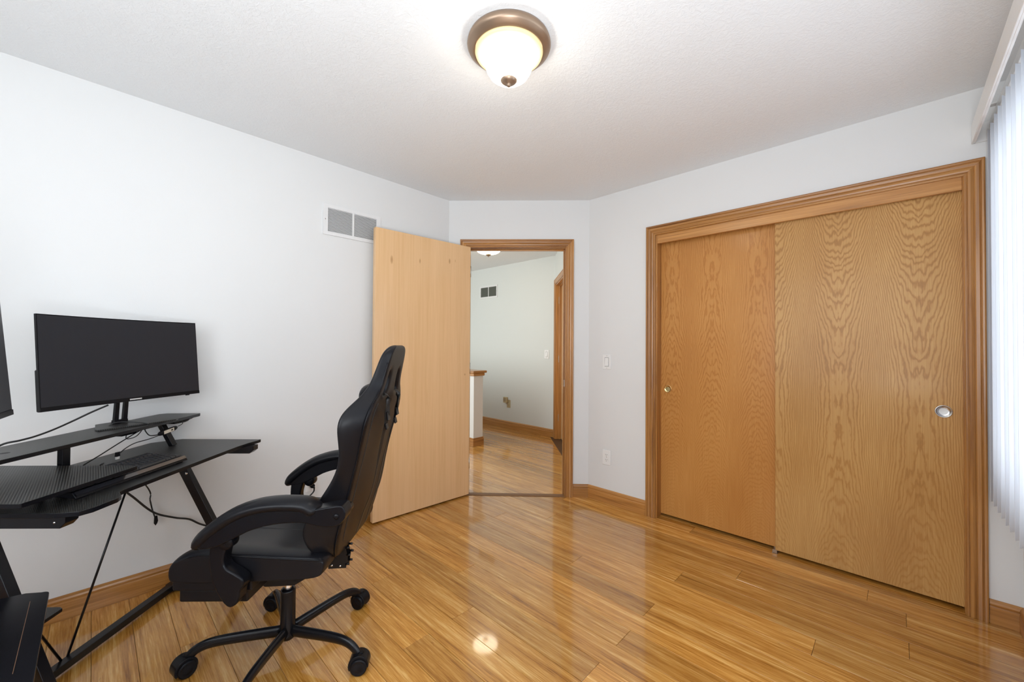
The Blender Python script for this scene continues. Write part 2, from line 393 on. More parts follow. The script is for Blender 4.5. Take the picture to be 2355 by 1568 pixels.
# closet floor strip under the sliding doors
cl_poly = [(-1.262, YF), (0.236, YF), (0.236, YF+0.7), (-1.262, YF+0.7)]
cf = struct(MB().prism(cl_poly, -0.03, -0.0025, lambda p, q, h: (p, q, h)).build('floor_closet', M_JOINT)); planks(cf, cl_poly, YF, YF+0.2, -1.262, 0.236, 0)
T0 = MD @ Vector((-3.5, 0.035, 0)); T1 = MD @ Vector((DL, 0.035, 0))
hconv = [(T0.x, T0.y), (T1.x, T1.y), (HX + c45*hr_len, HY - c45*hr_len), (HX, HY), (-5.9, HY), (-5.9, 0.0)]
hf = struct(MB().prism(hconv[:2] + [(hconv[2][0]+0.2, hconv[2][1]+0.2), (hconv[3][0]+0.2, hconv[3][1]+0.2)] + hconv[3:], -0.03, -0.0025, lambda p, q, h: (p, q, h)).build('floor_hall', M_JOINT), 'amber plank floor of the hall beyond the doorway')
planks(hf, hconv, 2.0, HY, -5.6, -1.9, 1)
struct(MB().prism([(0, -0.03), (0.012, -0.03), (0.045, 0.0), (0.045, 0.004), (0.03, 0.008), (0.006, 0.008), (-0.012, 0.003), (-0.012, -0.0), (0, 0)], 0.166, 0.967,
       lambda p, q, h: MD @ Vector((h, p, q))).build('trim_1', mat('threshold_wood', (0.20, 0.095, 0.035), 0.4)), 'dark wooden threshold strip in the doorway')

# ------------------------------------------------------------------ trim
BBP = [(0,0),(0.014,0),(0.014,0.074),(0.0105,0.079),(0.0125,0.083),(0.0135,0.089),(0.0105,0.097),(0.005,0.104),(0,0.106)]
def baseboard(name, p0, p1, label, m0=0.0, m1=0.0):
    """p0->p1 along the wall foot; the room lies to the left of the direction of travel; m0, m1 = mitre slopes"""
    a = Vector((*p0, 0)); b = Vector((*p1, 0)); d = (b-a).normalized(); n = Vector((-d.y, d.x, 0)); L = (b-a).length
    vs = [a + d*(q[0]*m0) + n*q[0] + Vector((0,0,q[1])) for q in BBP] + [a + d*(L - q[0]*m1) + n*q[0] + Vector((0,0,q[1])) for q in BBP]
    k = len(BBP); fs = [list(range(k))[::-1], list(range(k, 2*k))] + [(i, (i+1) % k, k+(i+1) % k, k+i) for i in range(k)]
    return struct(MB().add(vs, fs).build(name, M_OAKH, bevel=0.0006, seg=1), label)
tn = math.tan(PI/4)
dd = (Vector((XC-XL, YF-YC, 0))).normalized()
Lc0 = MD @ Vector((0.0,0,0)); Lc1 = MD @ Vector((0.096,0,0)); Rc0 = MD @ Vector((1.037,0,0)); Rc1 = MD @ Vector((DL,0,0))
baseboard('baseboard_left', (XL, YC), (XL, YB), 'oak baseboard along the left wall under the desk', 0.0, tn)
baseboard('baseboard_corner', (Rc1.x, Rc1.y), (Rc0.x, Rc0.y), 'short pale oak baseboard between doorway and closet wall', 0.4, 0.0)
baseboard('baseboard_corner_left', (Lc1.x, Lc1.y), (Lc0.x, Lc0.y), None, 0, 0.4)
baseboard('baseboard_front', (-1.329, YF), (XC, YF), 'oak baseboard between the doorway wall and the closet casing', 0.0, 0.4)
baseboard('baseboard_front_right', (XR, YF), (0.3, YF), 'short oak baseboard right of the closet in the corner', tn, 0.0)
baseboard('baseboard_right', (XR, YB), (XR, YF), 'oak baseboard below the window blind', tn, tn)
baseboard('baseboard_back', (XL, YB), (XR, YB), None, tn, tn)
baseboard('baseboard_hall', (HX, HY), (-5.9, HY), 'oak baseboard of the hall far wall', 0.4, 0)

CSP = [(0,0),(0,0.009),(0.004,0.012),(0.010,0.012),(0.012,0.0095),(0.014,0.0135),(0.022,0.016),(0.030,0.0145),(0.0325,0.0115),(0.036,0.0155),(0.048,0.018),(0.0525,0.0145),(0.055,0.020),(0.062,0.021),(0.0665,0.0185),(0.068,0)]
def casing(parent, M, s0, s1, zt, W=0.068, sides='LTR'):
    """mitred three-piece door casing; inner edges at s0, s1, zt; -y of the frame faces the viewer"""
    k = len(CSP); sc_ = W/0.068
    def part(fn0, fn1, m):
        vs = [M @ fn0(q[0]*sc_, q[1]) for q in CSP] + [M @ fn1(q[0]*sc_, q[1]) for q in CSP]
        fs = [list(range(k)), list(range(k, 2*k))[::-1]] + [(i, k+i, k+(i+1) % k, (i+1) % k) for i in range(k)]
        return MB().add(vs, fs).build('casing', m, parent, bevel=0.0007, seg=1)
    if 'L' in sides: part(lambda p, q: Vector((s0-p, -q, 0)), lambda p, q: Vector((s0-p, -q, zt+p)), M_OAKV)
    if 'R' in sides: part(lambda p, q: Vector((s1+p, -q, 0)), lambda p, q: Vector((s1+p, -q, zt+p)), M_OAKV)
    if 'T' in sides: part(lambda p, q: Vector((s0-p, -q, zt+p)), lambda p, q: Vector((s1+p, -q, zt+p)), M_OAKH)
def jambs(parent, M, s0, s1, zt, depth, stop=True, th=0.018):
    MB().box(s0-th, s0, -0.001, depth, 0, zt+th, M).build('jamb', M_OAKV, parent, bevel=0.001, seg=1)
    MB().box(s1, s1+th, -0.001, depth, 0, zt+th, M).build('jamb', M_OAKV, parent, bevel=0.001, seg=1)
    MB().box(s0, s1, -0.001, depth, zt, zt+th, M).build('head_jamb', M_OAKH, parent, bevel=0.001, seg=1)
    if stop:
        a, b = depth*0.36, depth*0.64
        MB().box(s0, s0+0.010, a, b, 0, zt, M).build('door_stop', M_OAKV, parent, bevel=0.002, seg=1)
        MB().box(s1-0.010, s1, a, b, 0, zt, M).build('door_stop', M_OAKV, parent, bevel=0.002, seg=1)
        MB().box(s0+0.010, s1-0.010, a, b, zt-0.010, zt, M).build('door_stop', M_OAKH, parent, bevel=0.002, seg=1)
tr2 = struct(empty('trim_2'), 'moulded oak casing around the open doorway')
casing(tr2, MD, 0.160, 0.973, 2.050, 0.064); jambs(tr2, MD, 0.166, 0.967, 2.043, TW)
Mho = MD @ Matrix.Translation((0, TW, 0)) @ Matrix.Scale(-1, 4, (0,1,0))
casing(tr2, Mho, 0.160, 0.973, 2.050, 0.064)
MB().box(0.9635, 0.9672, 0.028, 0.052, 0.895, 0.955, MD).build('strike_plate', M_NICKEL, tr2, bevel=0.001, seg=1)
tr3 = struct(empty('trim_3'), 'moulded oak casing around the sliding closet doors')
casing(tr3, Mf, -1.258, 0.230, 2.042, 0.0695)
MB().box(-1.262, -1.247, -0.001, 0.66, 0, 2.05, Mf).build('jamb', M_OAKV, tr3, bevel=0.001, seg=1)
MB().box(0.228, 0.236, -0.001, 0.66, 0, 2.05, Mf).build('jamb', M_OAKV, tr3, bevel=0.001, seg=1)
MB().box(-1.247, 0.228, 0.000, 0.018, 1.981, 2.05, Mf).build('track_fascia', M_OAKH, tr3, bevel=0.0015, seg=1)
MB().box(-1.247, 0.228, 0.018, 0.11, 2.03, 2.05, Mf).build('head_jamb', M_OAKH, tr3)
struct(MB().box(-1.35, 0.34, YF+0.66, YF+0.70, 0, 2.3).box(-1.36, -1.262, YF+TW, YF+0.70, 0, 2.3).box(0.236, 0.34, YF+TW, YF+0.70, 0, 2.3)
       .box(-1.36, 0.34, YF+TW, YF+0.70, 2.3, 2.34).build('wall_closet', M_WALL))
# hall door at the right
tr4 = struct(empty('trim_4'), 'oak casing of another door at the right end of the hall')
casing(tr4, MH, 0.088, 0.857, 2.062, 0.066); jambs(tr4, MH, 0.093, 0.852, 2.045, 0.115)
hd = struct(MB().box(0.096, 0.849, 0.075, 0.108, 0.01, 2.04, MH).build('door_4', M_DOOR, None, bevel=0.002, seg=1), 'pale wooden hall door nearly edge on at the right')
for zz in (0.24, 1.02, 1.80): MB().box(0.0935, 0.1, 0.035, 0.073, zz, zz+0.09, MH).build('hinge', M_NICKEL, hd)

# half wall with oak cap in the hall
P0 = Vector((-3.738, 3.235, 0)); ang = math.radians(94)
hw = struct(empty('wall_hall_half', P0, 0), 'white half wall with an oak cap in the hall')
HWp = [(0, 0), (-0.115*math.sin(0.0)-0.0, 0)]
Mw = Matrix.Identity(4)
MB().box(-1.6, 0, 0, 0.15, 0, 0.86, Mw).build('post', M_WHITE and M_WALL, hw)
MB().box(-1.6, 0.016, -0.016, 0.166, 0.86, 0.895, Mw).build('apron', M_OAKH, hw, bevel=0.006, seg=2)
MB().box(-1.6, 0.036, -0.036, 0.186, 0.895, 0.925, Mw).build('cap', M_OAKH, hw, bevel=0.008, seg=2)
MB().box(-1.6, 0.012, -0.012, 0.162, 0, 0.085, Mw).box(-1.6, 0.008, -0.008, 0.158, 0.085, 0.1, Mw).build('skirting', M_OAKH, hw, bevel=0.002, seg=1)

# ------------------------------------------------------------------ doors
hp = Vector((-2.543, 2.155)); fp = Vector((-2.589, 1.338)); dv = (fp-hp).normalized(); dang = math.atan2(dv.y, dv.x)
door = struct(empty('door_1', (hp.x, hp.y, 0), dang), 'plain pale wooden slab door standing wide open against the left wall')
LD = (fp-hp).length
# local: x from the hinge to the free edge, +y is toward the room's right side? (checked by sign below)
sgn = -1 if (Matrix.Rotation(dang, 2) @ Vector((0, 1))).x > 0 else 1
slab = MB().box(0, LD, min(0, sgn*0.035), max(0, sgn*0.035), 0.012, 2.048).build('slab', M_DOOR, door, bevel=0.0015, seg=1)
def knob(parent, x, y, z, d):
    """door knob with rose, pointing along local y*d"""
    R_ = Matrix.Translation((x, y, z)) @ Matrix.Rotation(-d*PI/2, 4, 'X')
    MB().lathe([(0.0,0),(0.031,0),(0.031,0.004),(0.026,0.008),(0.012,0.010),(0.011,0.026),(0.018,0.030),(0.026,0.038),(0.027,0.046),(0.022,0.054),(0.010,0.058),(0.0,0.058)], M=R_, n=32).build('knob', M_BRASS, parent)
knob(door, LD-0.062, 0, 0.93, -sgn)
for zz in (0.22, 1.0, 1.80): MB().tube([(-0.003, sgn*0.018-0.012*sgn, zz), (-0.003, sgn*0.018-0.012*sgn, zz+0.09)], 0.006).build('hinge', M_NICKEL, door)

def closet_door(name, x0, x1, y, m, label, px, pm, r, zc=0.929, z0=0.02):
    d = struct(empty(name, (x0, y, 0)), label)
    MB().box(0, x1-x0, 0, 0.033, z0, 2.02).build('slab', m, d, bevel=0.0015, seg=1)
    R_ = Matrix.Translation((px-x0, 0, zc)) @ Matrix.Rotation(PI/2, 4, 'X')
    MB().lathe([(r*0.98, -0.001),(r, 0.0015),(r*0.97, 0.0035),(r*0.86, 0.0025),(r*0.82, 0.0006),(r*0.5, 0.0004),(0.0, 0.0003)], M=R_, n=40).build('finger_pull', pm, d)
    return d
closet_door('door_2', -1.275, -0.505, 2.890, M_CLL, 'rear sliding closet door of oak veneer, left one with round brass pull', -1.197, M_BRASS, 0.027, 0.928)
closet_door('door_3', -0.528, 0.232, 2.850, M_CLR, 'front sliding closet door of oak veneer, right one with nickel pull', 0.165, M_NICKEL, 0.030, 0.929, 0.018)
g = empty('door_guide', (-0.53, 2.862, 0), label='small bronze floor guide between the two sliding closet doors', cat='door guide')
for ya, yb in ((-0.02, -0.014), (0.0225, 0.0265)): MB().box(-0.012, 0.012, ya, yb, 0, 0.022).build('guide_fin', M_BRONZE, g, bevel=0.001, seg=1)
MB().box(-0.014, 0.014, -0.02, 0.04, 0, 0.003).build('guide_plate', M_BRONZE, g)

# ------------------------------------------------------------------ windows
def window(name, M, x0, x1, z0, z1, label=None):
    wd = struct(empty(name), label)
    b = MB()
    for a in ((x0, x1, z0, z0+0.04), (x0, x1, z1-0.04, z1), (x0, x0+0.04, z0+0.04, z1-0.04), (x1-0.04, x1, z0+0.04, z1-0.04), ((x0+x1)/2-0.03, (x0+x1)/2+0.03, z0+0.04, z1-0.04)):
        b.box(a[0], a[1], 0.05, 0.10, a[2], a[3], M)
    b.build('window_frame', M_WHITE, wd)
    xm = (x0+x1)/2
    for a, c in ((x0+0.04, xm-0.03), (xm+0.03, x1-0.04)): MB().box(a, c, 0.073, 0.077, z0+0.04, z1-0.04, M).build('pane', M_GLASS, wd)
    MB().box(x0, x1, 0.002, 0.05, z0-0.0, z0+0.012, M).build('window_sill', M_OAKH, wd)
window('window_1', Mr, 0.45, 2.72, 0.66, 2.14)
Mbw = Matrix(((1,0,0,0),(0,-1,0,YB),(0,0,1,0),(0,0,0,1)))
window('window_added', Mbw, -1.45, 0.3, 0.75, 2.25)  # made-up window behind the camera, added to go with the back fill

# ------------------------------------------------------------------ vertical blind
vb = empty('vertical_blind', (0.30, 1.5, 2.2), label='white vertical blind with valance hanging over the window on the right', cat='blind')
def VB(x, y, z): return (x-0.30, y-1.5, z-2.2)
b = MB()
b.box(0.257-0.30, 0.263-0.30, 0.2-1.5, 2.818-1.5, 2.185-2.2, 2.272-2.2)
b.box(0.263-0.30, 0.271-0.30, 0.2-1.5, 2.818-1.5, 2.185-2.2, 2.190-2.2).box(0.263-0.30, 0.271-0.30, 0.2-1.5, 2.818-1.5, 2.267-2.2, 2.272-2.2)
b.build('valance', M_WHITE, vb, bevel=0.0012, seg=1)
MB().box(0.263-0.30, 0.3985-0.30, 2.812-1.5, 2.818-1.5, 2.185-2.2, 2.272-2.2).build('valance_return', M_WHITE, vb)
MB().box(0.308-0.30, 0.356-0.30, 0.3-1.5, 2.79-1.5, 2.222-2.2, 2.262-2.2).build('headrail', M_WHITE, vb, bevel=0.003, seg=2)
for yy in (0.6, 1.6, 2.6): MB().box(0.263-0.30, 0.3985-0.30, yy-1.5, yy+0.03-1.5, 2.262-2.2, 2.268-2.2).build('bracket', M_WHITE, vb)
# a vane: a shallow S-curved strip
prof = [(-0.0445 + 0.089*i/8, 0.004*math.sin(PI*i/8)) for i in range(9)]
poly = prof + [(p[0], p[1]+0.0008) for p in prof[::-1]]
va = math.radians(72)
vane0 = MB().prism(poly, -1.655, 0.0, lambda p, q, h: (p, q, h)).build('vane', M_VANE, vb)
for p in vane0.data.polygons: p.use_smooth = False
vane0.location = VB(0.332, 2.784, 2.213); vane0.rotation_euler = (0, 0, math.radians(43))
for i in range(1, 30):
    c = dup(vane0, vb, VB(0.332, 2.784-0.083*i + (0.004 if i % 2 else -0.004), 2.213)); c.rotation_euler = (0, 0, math.radians(43.5+random.uniform(-1.5, 1.5)))
stem = MB().box(-0.003, 0.003, -0.001, 0.002, -0.004, 0.02)
s0 = stem.build('vane_stem', M_WHITE, vb); s0.location = VB(0.332, 2.784, 2.206)
for i in range(1, 30): dup(s0, vb, VB(0.332, 2.784-0.083*i, 2.206))

# ------------------------------------------------------------------ vents, outlets, switches
def vent(name, M, x0, x1, z0, z1, label, group=None, nsl=20, border=(0.03, 0.022), slope=-1, backm=None, gap=0.012, slm=None):
    """M: frame with x along the wall, -y into the room"""
    v = empty(name, label=label, cat='vent'); v.matrix_world = M @ Matrix.Translation((x0, 0, z0))
    W, Hh = x1-x0, z1-z0; bx, bz = border; xm = W/2
    b = MB()
    for a in ((0, W, 0, bz), (0, W, Hh-bz, Hh), (0, bx, bz, Hh-bz), (W-bx, W, bz, Hh-bz), (xm-gap/2, xm+gap/2, bz, Hh-bz)):
        b.box(a[0], a[1], -0.008, 0.0, a[2], a[3])
    b.build('frame', M_VENT, v)
    MB().box(bx, W-bx, -0.0012, 0.0, bz, Hh-bz).build('back_plate', backm or M_GREY, v)
    for xa, xb in ((bx, xm-gap/2), (xm+gap/2, W-bx)):
        s = MB(); p = (Hh-2*bz)/nsl
        for i in range(nsl):
            zc = bz + p*(i+0.5)
            s.add([(xa, -0.0075, zc-p*0.36), (xb, -0.0075, zc-p*0.36), (xb, -0.0015, zc+p*0.42), (xa, -0.0015, zc+p*0.42),
                   (xa, -0.0068, zc-p*0.43), (xb, -0.0068, zc-p*0.43), (xb, -0.0008, zc+p*0.32), (xa, -0.0008, zc+p*0.32)],
                  [(0,1,2,3),(7,6,5,4),(0,4,5,1),(1,5,6,2),(2,6,7,3),(3,7,4,0)])
        tag(s.build('louvre', slm or M_VENT, v), kind='stuff')
    for xs in (bx*0.45, W-bx*0.45):
        MB().lathe([(0.004, -0.0), (0.003, 0.0015), (0, 0.002)], M=Matrix.Translation((xs, -0.008, Hh/2)) @ Matrix.Rotation(PI/2, 4, 'X'), n=12).build('screw', M_NICKEL, v)
    return v
ML = Matrix(((0,-1,0,XL),(1,0,0,0),(0,0,1,0),(0,0,0,1)))        # left wall: x=+Y, -y -> +X
vent('air_vent', ML, 1.022, 1.422, 1.952, 2.152, 'white louvred air return vent high on the left wall behind the open door', nsl=20, border=(0.03, 0.022))
Mhw = Matrix.Translation((0, HY, 0))
vent('air_vent', Mhw, -4.869, -4.465, 1.988, 2.188, 'small two panel air vent with dark grille on the hall wall', nsl=16, border=(0.022, 0.025), backm=M_DARK, slm=mat('dusty_grille', (0.20, 0.21, 0.18), 0.6))

def plate(name, M, x, z, label, cat, w=0.072, h=0.116, m=None):
    p = empty(name, label=label, cat=cat); p.matrix_world = M @ Matrix.Translation((x, 0, z))
    MB().box(-w/2, w/2, -0.006, 0, -h/2, h/2).build('cover_plate', m or M_WHITE, p, bevel=0.003, seg=2); return p
def rocker(p):
    MB().box(-0.0182, 0.0182, -0.0064, -0.0058, -0.0350, 0.0350).build('rocker_gap', M_GREY, p)
    MB().add([(-0.0165,-0.0062,-0.033),(0.0165,-0.0062,-0.033),(0.0165,-0.0062,0.033),(-0.0165,-0.0062,0.033),
              (-0.0145,-0.0125,-0.031),(0.0145,-0.0125,-0.031),(0.0145,-0.0075,0.031),(-0.0145,-0.0075,0.031)],
             [(0,1,5,4),(1,2,6,5),(2,3,7,6),(3,0,4,7),(4,5,6,7),(3,2,1,0)]).build('rocker', M_WHITE, p, bevel=0.0008, seg=1)
    for z in (-0.048, 0.048): MB().lathe([(0.0028,0),(0.002,0.001),(0,0.0012)], M=Matrix.Translation((0,-0.006,z)) @ Matrix.Rotation(PI/2,4,'X'), n=10).build('screw', M_NICKEL, p)
def sockets(p, m=None):
    for z in (-0.0195, 0.0195):
        r = MB(); pts = []
        for k in range(24):
            a = 2*PI*k/24; pts.append((0.0165*math.cos(a), max(-0.0135, min(0.0135, 0.0165*math.sin(a)))))
        r.prism(pts, -0.0085, -0.006, lambda q, s, h: (q, h, s+z)); s_ = r.build('receptacle', m or M_WHITE, p, bevel=0.0005, seg=1)
        MB().box(-0.0075, -0.0055, -0.0089, -0.0084, z-0.001, z+0.0085).box(0.0055, 0.0075, -0.0089, -0.0084, z, z+0.0085).lathe([(0.0024,0),(0,0.0003)], M=Matrix.Translation((0,-0.0086,z-0.0075)) @ Matrix.Rotation(PI/2,4,'X'), n=12).build('slot', M_DARK, s_)
    MB().lathe([(0.0028,0),(0.002,0.001),(0,0.0012)], M=Matrix.Translation((0,-0.006,0)) @ Matrix.Rotation(PI/2,4,'X'), n=10).build('screw', M_NICKEL, p)
rocker(plate('light_switch', Mf, -1.655, 1.110, 'white rocker light switch on the wall between doorway and closet', 'light switch'))
sockets(plate('wall_outlet', Mf, -1.654, 0.357, 'white double outlet below the light switch, nothing plugged in', 'outlet'))
sockets(plate('wall_outlet', ML, 0.971, 0.360, 'white double outlet on the left wall with a black plug in it', 'outlet'))
rocker(plate('light_switch', Mhw, -3.481, 1.121, 'white light switch on the hall wall beside the far door', 'light switch', 0.08, 0.124))
hp_ = plate('wall_outlet', Mhw, -4.205, 0.366, 'beige outlet plate low on the hall wall', 'outlet', 0.072, 0.118, M_BEIGE)
sockets(hp_, M_BEIGE)
pa = empty('plug_adapter', label='beige plug-in adapter on the upper socket of the hall outlet', cat='adapter'); pa.matrix_world = Mhw @ Matrix.Translation((-4.245, -0.009, 0.41))
MB().box(-0.04, 0.03, -0.035, 0, -0.03, 0.055).build('body', M_BEIGE, pa, bevel=0.004, seg=2)
MB().box(-0.03, -0.018, -0.038, -0.035, -0.01, 0.04).box(-0.003, 0.008, -0.038, -0.035, -0.01, 0.045).build('slot', M_BRONZE, pa)

# ------------------------------------------------------------------ ceiling lamps
def lamp(loc, label, R, bowl, bulb, finial_z, group):
    L = empty('ceiling_lamp', loc, label=label, cat='ceiling lamp')
    MB().lathe([(0.0,0),(R*0.97,0),(R*0.99,-0.008),(R,-0.018),(R*0.985,-0.024),(R*0.96,-0.028),(R*0.90,-0.036),(R*0.84,-0.042),(R*0.82,-0.042),(R*0.80,-0.034),(R*0.79,-0.006),(0,-0.006)], n=72).build('pan', M_BRONZE, L)
    MB().lathe([(R*0.80,-0.036),(R*0.812,-0.044),(R*0.80,-0.050),(R*0.77,-0.053),(R*0.72,-0.054)], n=72).build('glass_rim', M_RIMGL, L)
    MB().lathe(bowl, n=72).build('glass_bowl', bulb, L)
    zb = finial_z
    MB().lathe([(0.0, zb+0.034),(0.026, zb+0.036),(0.034, zb+0.031),(0.033, zb+0.023),(0.022, zb+0.014),(0.010, zb+0.010),(0.008, zb+0.007),(0.0085, zb+0.004),(0.006, zb+0.001),(0.0, zb)], n=32).build('finial', M_BRONZE, L)
    return L
lamp((-1.110, 1.131, H), 'flush bronze ceiling lamp with lit frosted glass bowl in the room', 0.166,
     [(0.122,-0.052),(0.110,-0.057),(0.102,-0.064),(0.098,-0.074),(0.095,-0.092),(0.088,-0.112),(0.076,-0.131),(0.058,-0.145),(0.032,-0.153),(0.0,-0.155)], M_BULB, -0.178, None)
lamp((-3.645, 3.375, HH), 'lit glass bowl ceiling lamp in the hall, seen under the door head', 0.18,
     [(0.150,-0.052),(0.146,-0.060),(0.132,-0.074),(0.108,-0.086),(0.075,-0.095),(0.035,-0.099),(0.0,-0.100)], M_BULB2, -0.135, None)

# ------------------------------------------------------------------ desk (local frame: x = depth toward the chair, y = length away from the camera)
T0_, S0_ = -1.5, 1.66
def W_(t, s, z=0):   # desk coordinates -> world
    return Vector((t*c45 - s*c45, t*c45 + s*c45, z))
desk = empty('gaming_desk', W_(T0_, S0_), PI/4, label='black gaming desk with carbon weave top, raised shelf and slanted metal legs', cat='desk')
def DP(t, s, z): return (t-T0_, s-S0_, z)
def plain_edges(o):
    o.data.materials.append(M_BLACKP)
    for p in o.data.polygons:
        if p.normal.z < 0.9: p.material_index = 1
    return o
def outline(pts, z0, z1, name, m, parent, bev=0.002):
    return plain_edges(MB().prism([(t-T0_, s-S0_) for t, s in pts], z0, z1, lambda p, q, h: (p, q, h)).build(name, m, parent, bevel=bev, seg=2))
ZT = 0.735
top = [(-1.757, 2.136), (-1.262, 2.132), (-1.262, 2.10), (-1.275, 2.05), (-1.282, 1.98), (-1.282, 1.40), (-1.278, 1.375), (-1.243, 1.345), (-1.232, 1.32), (-1.232, 1.245), (-1.245, 1.215), (-1.30, 1.201), (-1.74, 1.201), (-1.757, 1.215)]
outline(top, ZT-0.015, ZT, 'desktop', M_CARBON, desk)
sh = [(-1.735, 2.09), (-1.556, 2.105), (-1.548, 2.09), (-1.512, 1.16), (-1.525, 1.14), (-1.70, 1.14), (-1.735, 2.0)]
outline(sh, 0.861, 0.875, 'monitor_shelf', M_CARBON, desk)
MB().lathe([(0.012,0),(0.010,0.0006),(0,0.0006)], c=DP(-1.60, 1.33, 0.875), n=20).build('cable_hole', M_DARK, desk)
def bar(name, a, b, w, d, parent, m=M_BLACKM, wdir=(0,1,0)):
    a = Vector(a); b = Vector(b); t = (b-a).normalized(); wv = Vector(wdir); wv = (wv - t*wv.dot(t)).normalized(); dv_ = t.cross(wv)
    vs = [p + wv*(w/2)*i + dv_*(d/2)*j for p in (a, b) for i, j in ((-1,-1),(1,-1),(1,1),(-1,1))]
    return MB().add(vs, [(3,2,1,0),(4,5,6,7),(0,1,5,4),(1,2,6,5),(2,3,7,6),(3,0,4,7)]).build(name, m, parent, bevel=0.002, seg=2)
# shelf supports
for s in (1.975, 1.505):
    bar('shelf_support', DP(-1.655 if s > 1.7 else -1.60, s, 0.862), DP(-1.60, s+0.018 if s > 1.7 else s, ZT), 0.028, 0.02, desk)
MB().prism([(-1.56, 0.861), (-1.61, 0.861), (-1.60, 0.845), (-1.575, 0.845)], 1.70, 1.76, lambda p, q, h: DP(p, h, q)).build('cable_clip', M_BLACKP, desk)
MB().prism([(1.93, 0.861), (2.03, 0.861), (2.02, 0.851), (2.0, 0.848), (1.94, 0.85)], -1.60, -1.55, lambda p, q, h: DP(h, p, q)).build('headphone_hook', M_BLACKP, desk, bevel=0.002)
for s in (2.06, 1.235):
    # top cross bar, slanted leg, foot
    b_ = MB().prism([(-1.74, 0.722), (-1.245 if s > 2 else -1.285, 0.722), (-1.245 if s > 2 else -1.285, 0.70), (-1.265 if s > 2 else -1.30, 0.684), (-1.74, 0.684)], s-0.02, s+0.02, lambda p, q, h: DP(p, h, q))
    b_.build('cross_bar', M_BLACKM, desk, bevel=0.002)
    if s > 2: bar('leg', DP(-1.648, s, 0.70), DP(-1.296, s, 0.03), 0.03, 0.040, desk)
    else: bar('leg', DP(-1.577, s+0.015, 0.70), DP(-1.298, s+0.015, 0.03), 0.03, 0.034, desk)
    MB().box(-1.665-T0_, -1.25-T0_, s-0.02-S0_, s+0.02-S0_, 0.006, 0.036).build('foot', M_BLACKM, desk, bevel=0.002)
    for t_ in (-1.64, -1.28): MB().lathe([(0.014,0),(0.014,0.006),(0,0.006)], c=DP(t_, s, 0), n=16).build('leveller', M_BLACKP, desk)
MB().lathe([(0.006,0),(0.005,0.002),(0,0.0025)], c=(0,0,0), M=Matrix.Translation(DP(-1.575, 2.045, 0.585)) @ Matrix.Rotation(PI/2, 4, 'X'), n=16).build('bolt', M_CHROME, desk)
MB().lathe([(0.003,0),(0,0.001)], M=Matrix.Translation(DP(-1.315, 1.2145, 0.702)) @ Matrix.Rotation(PI/2, 4, 'X'), n=12).build('bolt', M_CHROME, desk)
bar('rail', DP(-1.63, 1.215, 0.03), DP(-1.63, 2.08, 0.03), 0.035, 0.028, desk, wdir=(1,0,0))
MB().tube([DP(-1.645, 1.572, 0.035), DP(-1.655, 1.86, 0.70)], 0.0042).build('brace_rod', M_BLACKM, desk)
MB().tube([DP(-1.645, 1.556, 0.035), DP(-1.655, 1.245, 0.70)], 0.0042).build('brace_rod', M_BLACKM, desk)
low = [(-1.90, 1.455), (-1.555, 1.462), (-1.540, 1.455), (-1.538, 1.44), (-1.515, 1.25), (-1.90, 1.25)]
outline(low, 0.288, 0.30, 'lower_shelf', M_CARBON, desk)
bar('shelf_support', DP(-1.60, 1.275, 0.30), DP(-1.60, 1.275, 0.03), 0.02, 0.02, desk)
# raised keyboard-side board
plat = [(-1.90, 1.480), (-1.325, 1.487), (-1.302, 1.480), (-1.300, 1.465), (-1.303, 1.133), (-1.307, 1.129), (-1.90, 1.128)]
pb = empty('raised_board', W_(-1.612, 1.3, ZT), PI/4, label='black carbon weave board raised above the near end of the desk', cat='desk shelf')
plain_edges(MB().prism([(t+1.6, s-1.3) for t, s in plat], 0.042, 0.055, lambda p, q, h: (p, q, h)).build('board', M_CARBON2, pb, bevel=0.0012, seg=2))
for t_, s_ in ((-1.70, 1.43), (-1.70, 1.22), (-1.52, 1.43), (-1.55, 1.23)): MB().lathe([(0.010,0.0),(0.010,0.042)], c=(t_+1.6, s_-1.3, 0), n=16).build('leg', M_BLACKM, pb)

# ------------------------------------------------------------------ keyboard
kb_o = W_(-1.335, 1.294, ZT); kdir = W_(-1.328, 1.727) - W_(-1.335, 1.294); kang = math.atan2(kdir.y, kdir.x)
# local x = along the front edge away from the camera, +y = toward the back of the desk
KB = empty('keyboard', kb_o, kang, label='black computer keyboard lying along the desk, partly under the raised board', cat='keyboard')
KL, KW = 0.437, 0.172
def kz(y): return 0.0245 + 0.06*y
MB().add([(0,0,0.006),(KL,0,0.006),(KL,KW,0.018),(0,KW,0.018),(0,0.012,kz(0.012)),(KL,0.012,kz(0.012)),(KL,KW,kz(KW)),(0,KW,kz(KW))],
         [(3,2,1,0),(4,5,6,7),(0,1,5,4),(1,2,6,5),(2,3,7,6),(3,0,4,7)]).build('case', M_BLACKP, KB, bevel=0.002, seg=2)
MB().add([(0.004,0.0026,0.0150),(KL-0.004,0.0026,0.0150),(KL-0.004,0.0112,kz(0.012)-0.0002),(0.004,0.0112,kz(0.012)-0.0002),(0.004,0.0020,0.0156),(KL-0.004,0.0020,0.0156),(KL-0.004,0.0108,kz(0.012)+0.0006),(0.004,0.0108,kz(0.012)+0.0006)], [(3,2,1,0),(4,5,6,7),(0,1,5,4),(1,2,6,5),(2,3,7,6),(3,0,4,7)]).build('glossy_strip', mat('gloss_black', (0.03,0.03,0.036), 0.22, spec=1.0, coat=1.0), KB)
for xx in (0.03, KL-0.03):
    MB().box(xx-0.015, xx+0.015, 0.01, 0.02, 0, 0.008).build('rubber_foot', M_BLACKP, KB)
    MB().box(xx-0.01, xx+0.01, KW-0.03, KW-0.02, 0, 0.02).build('tilt_foot', M_BLACKP, KB)
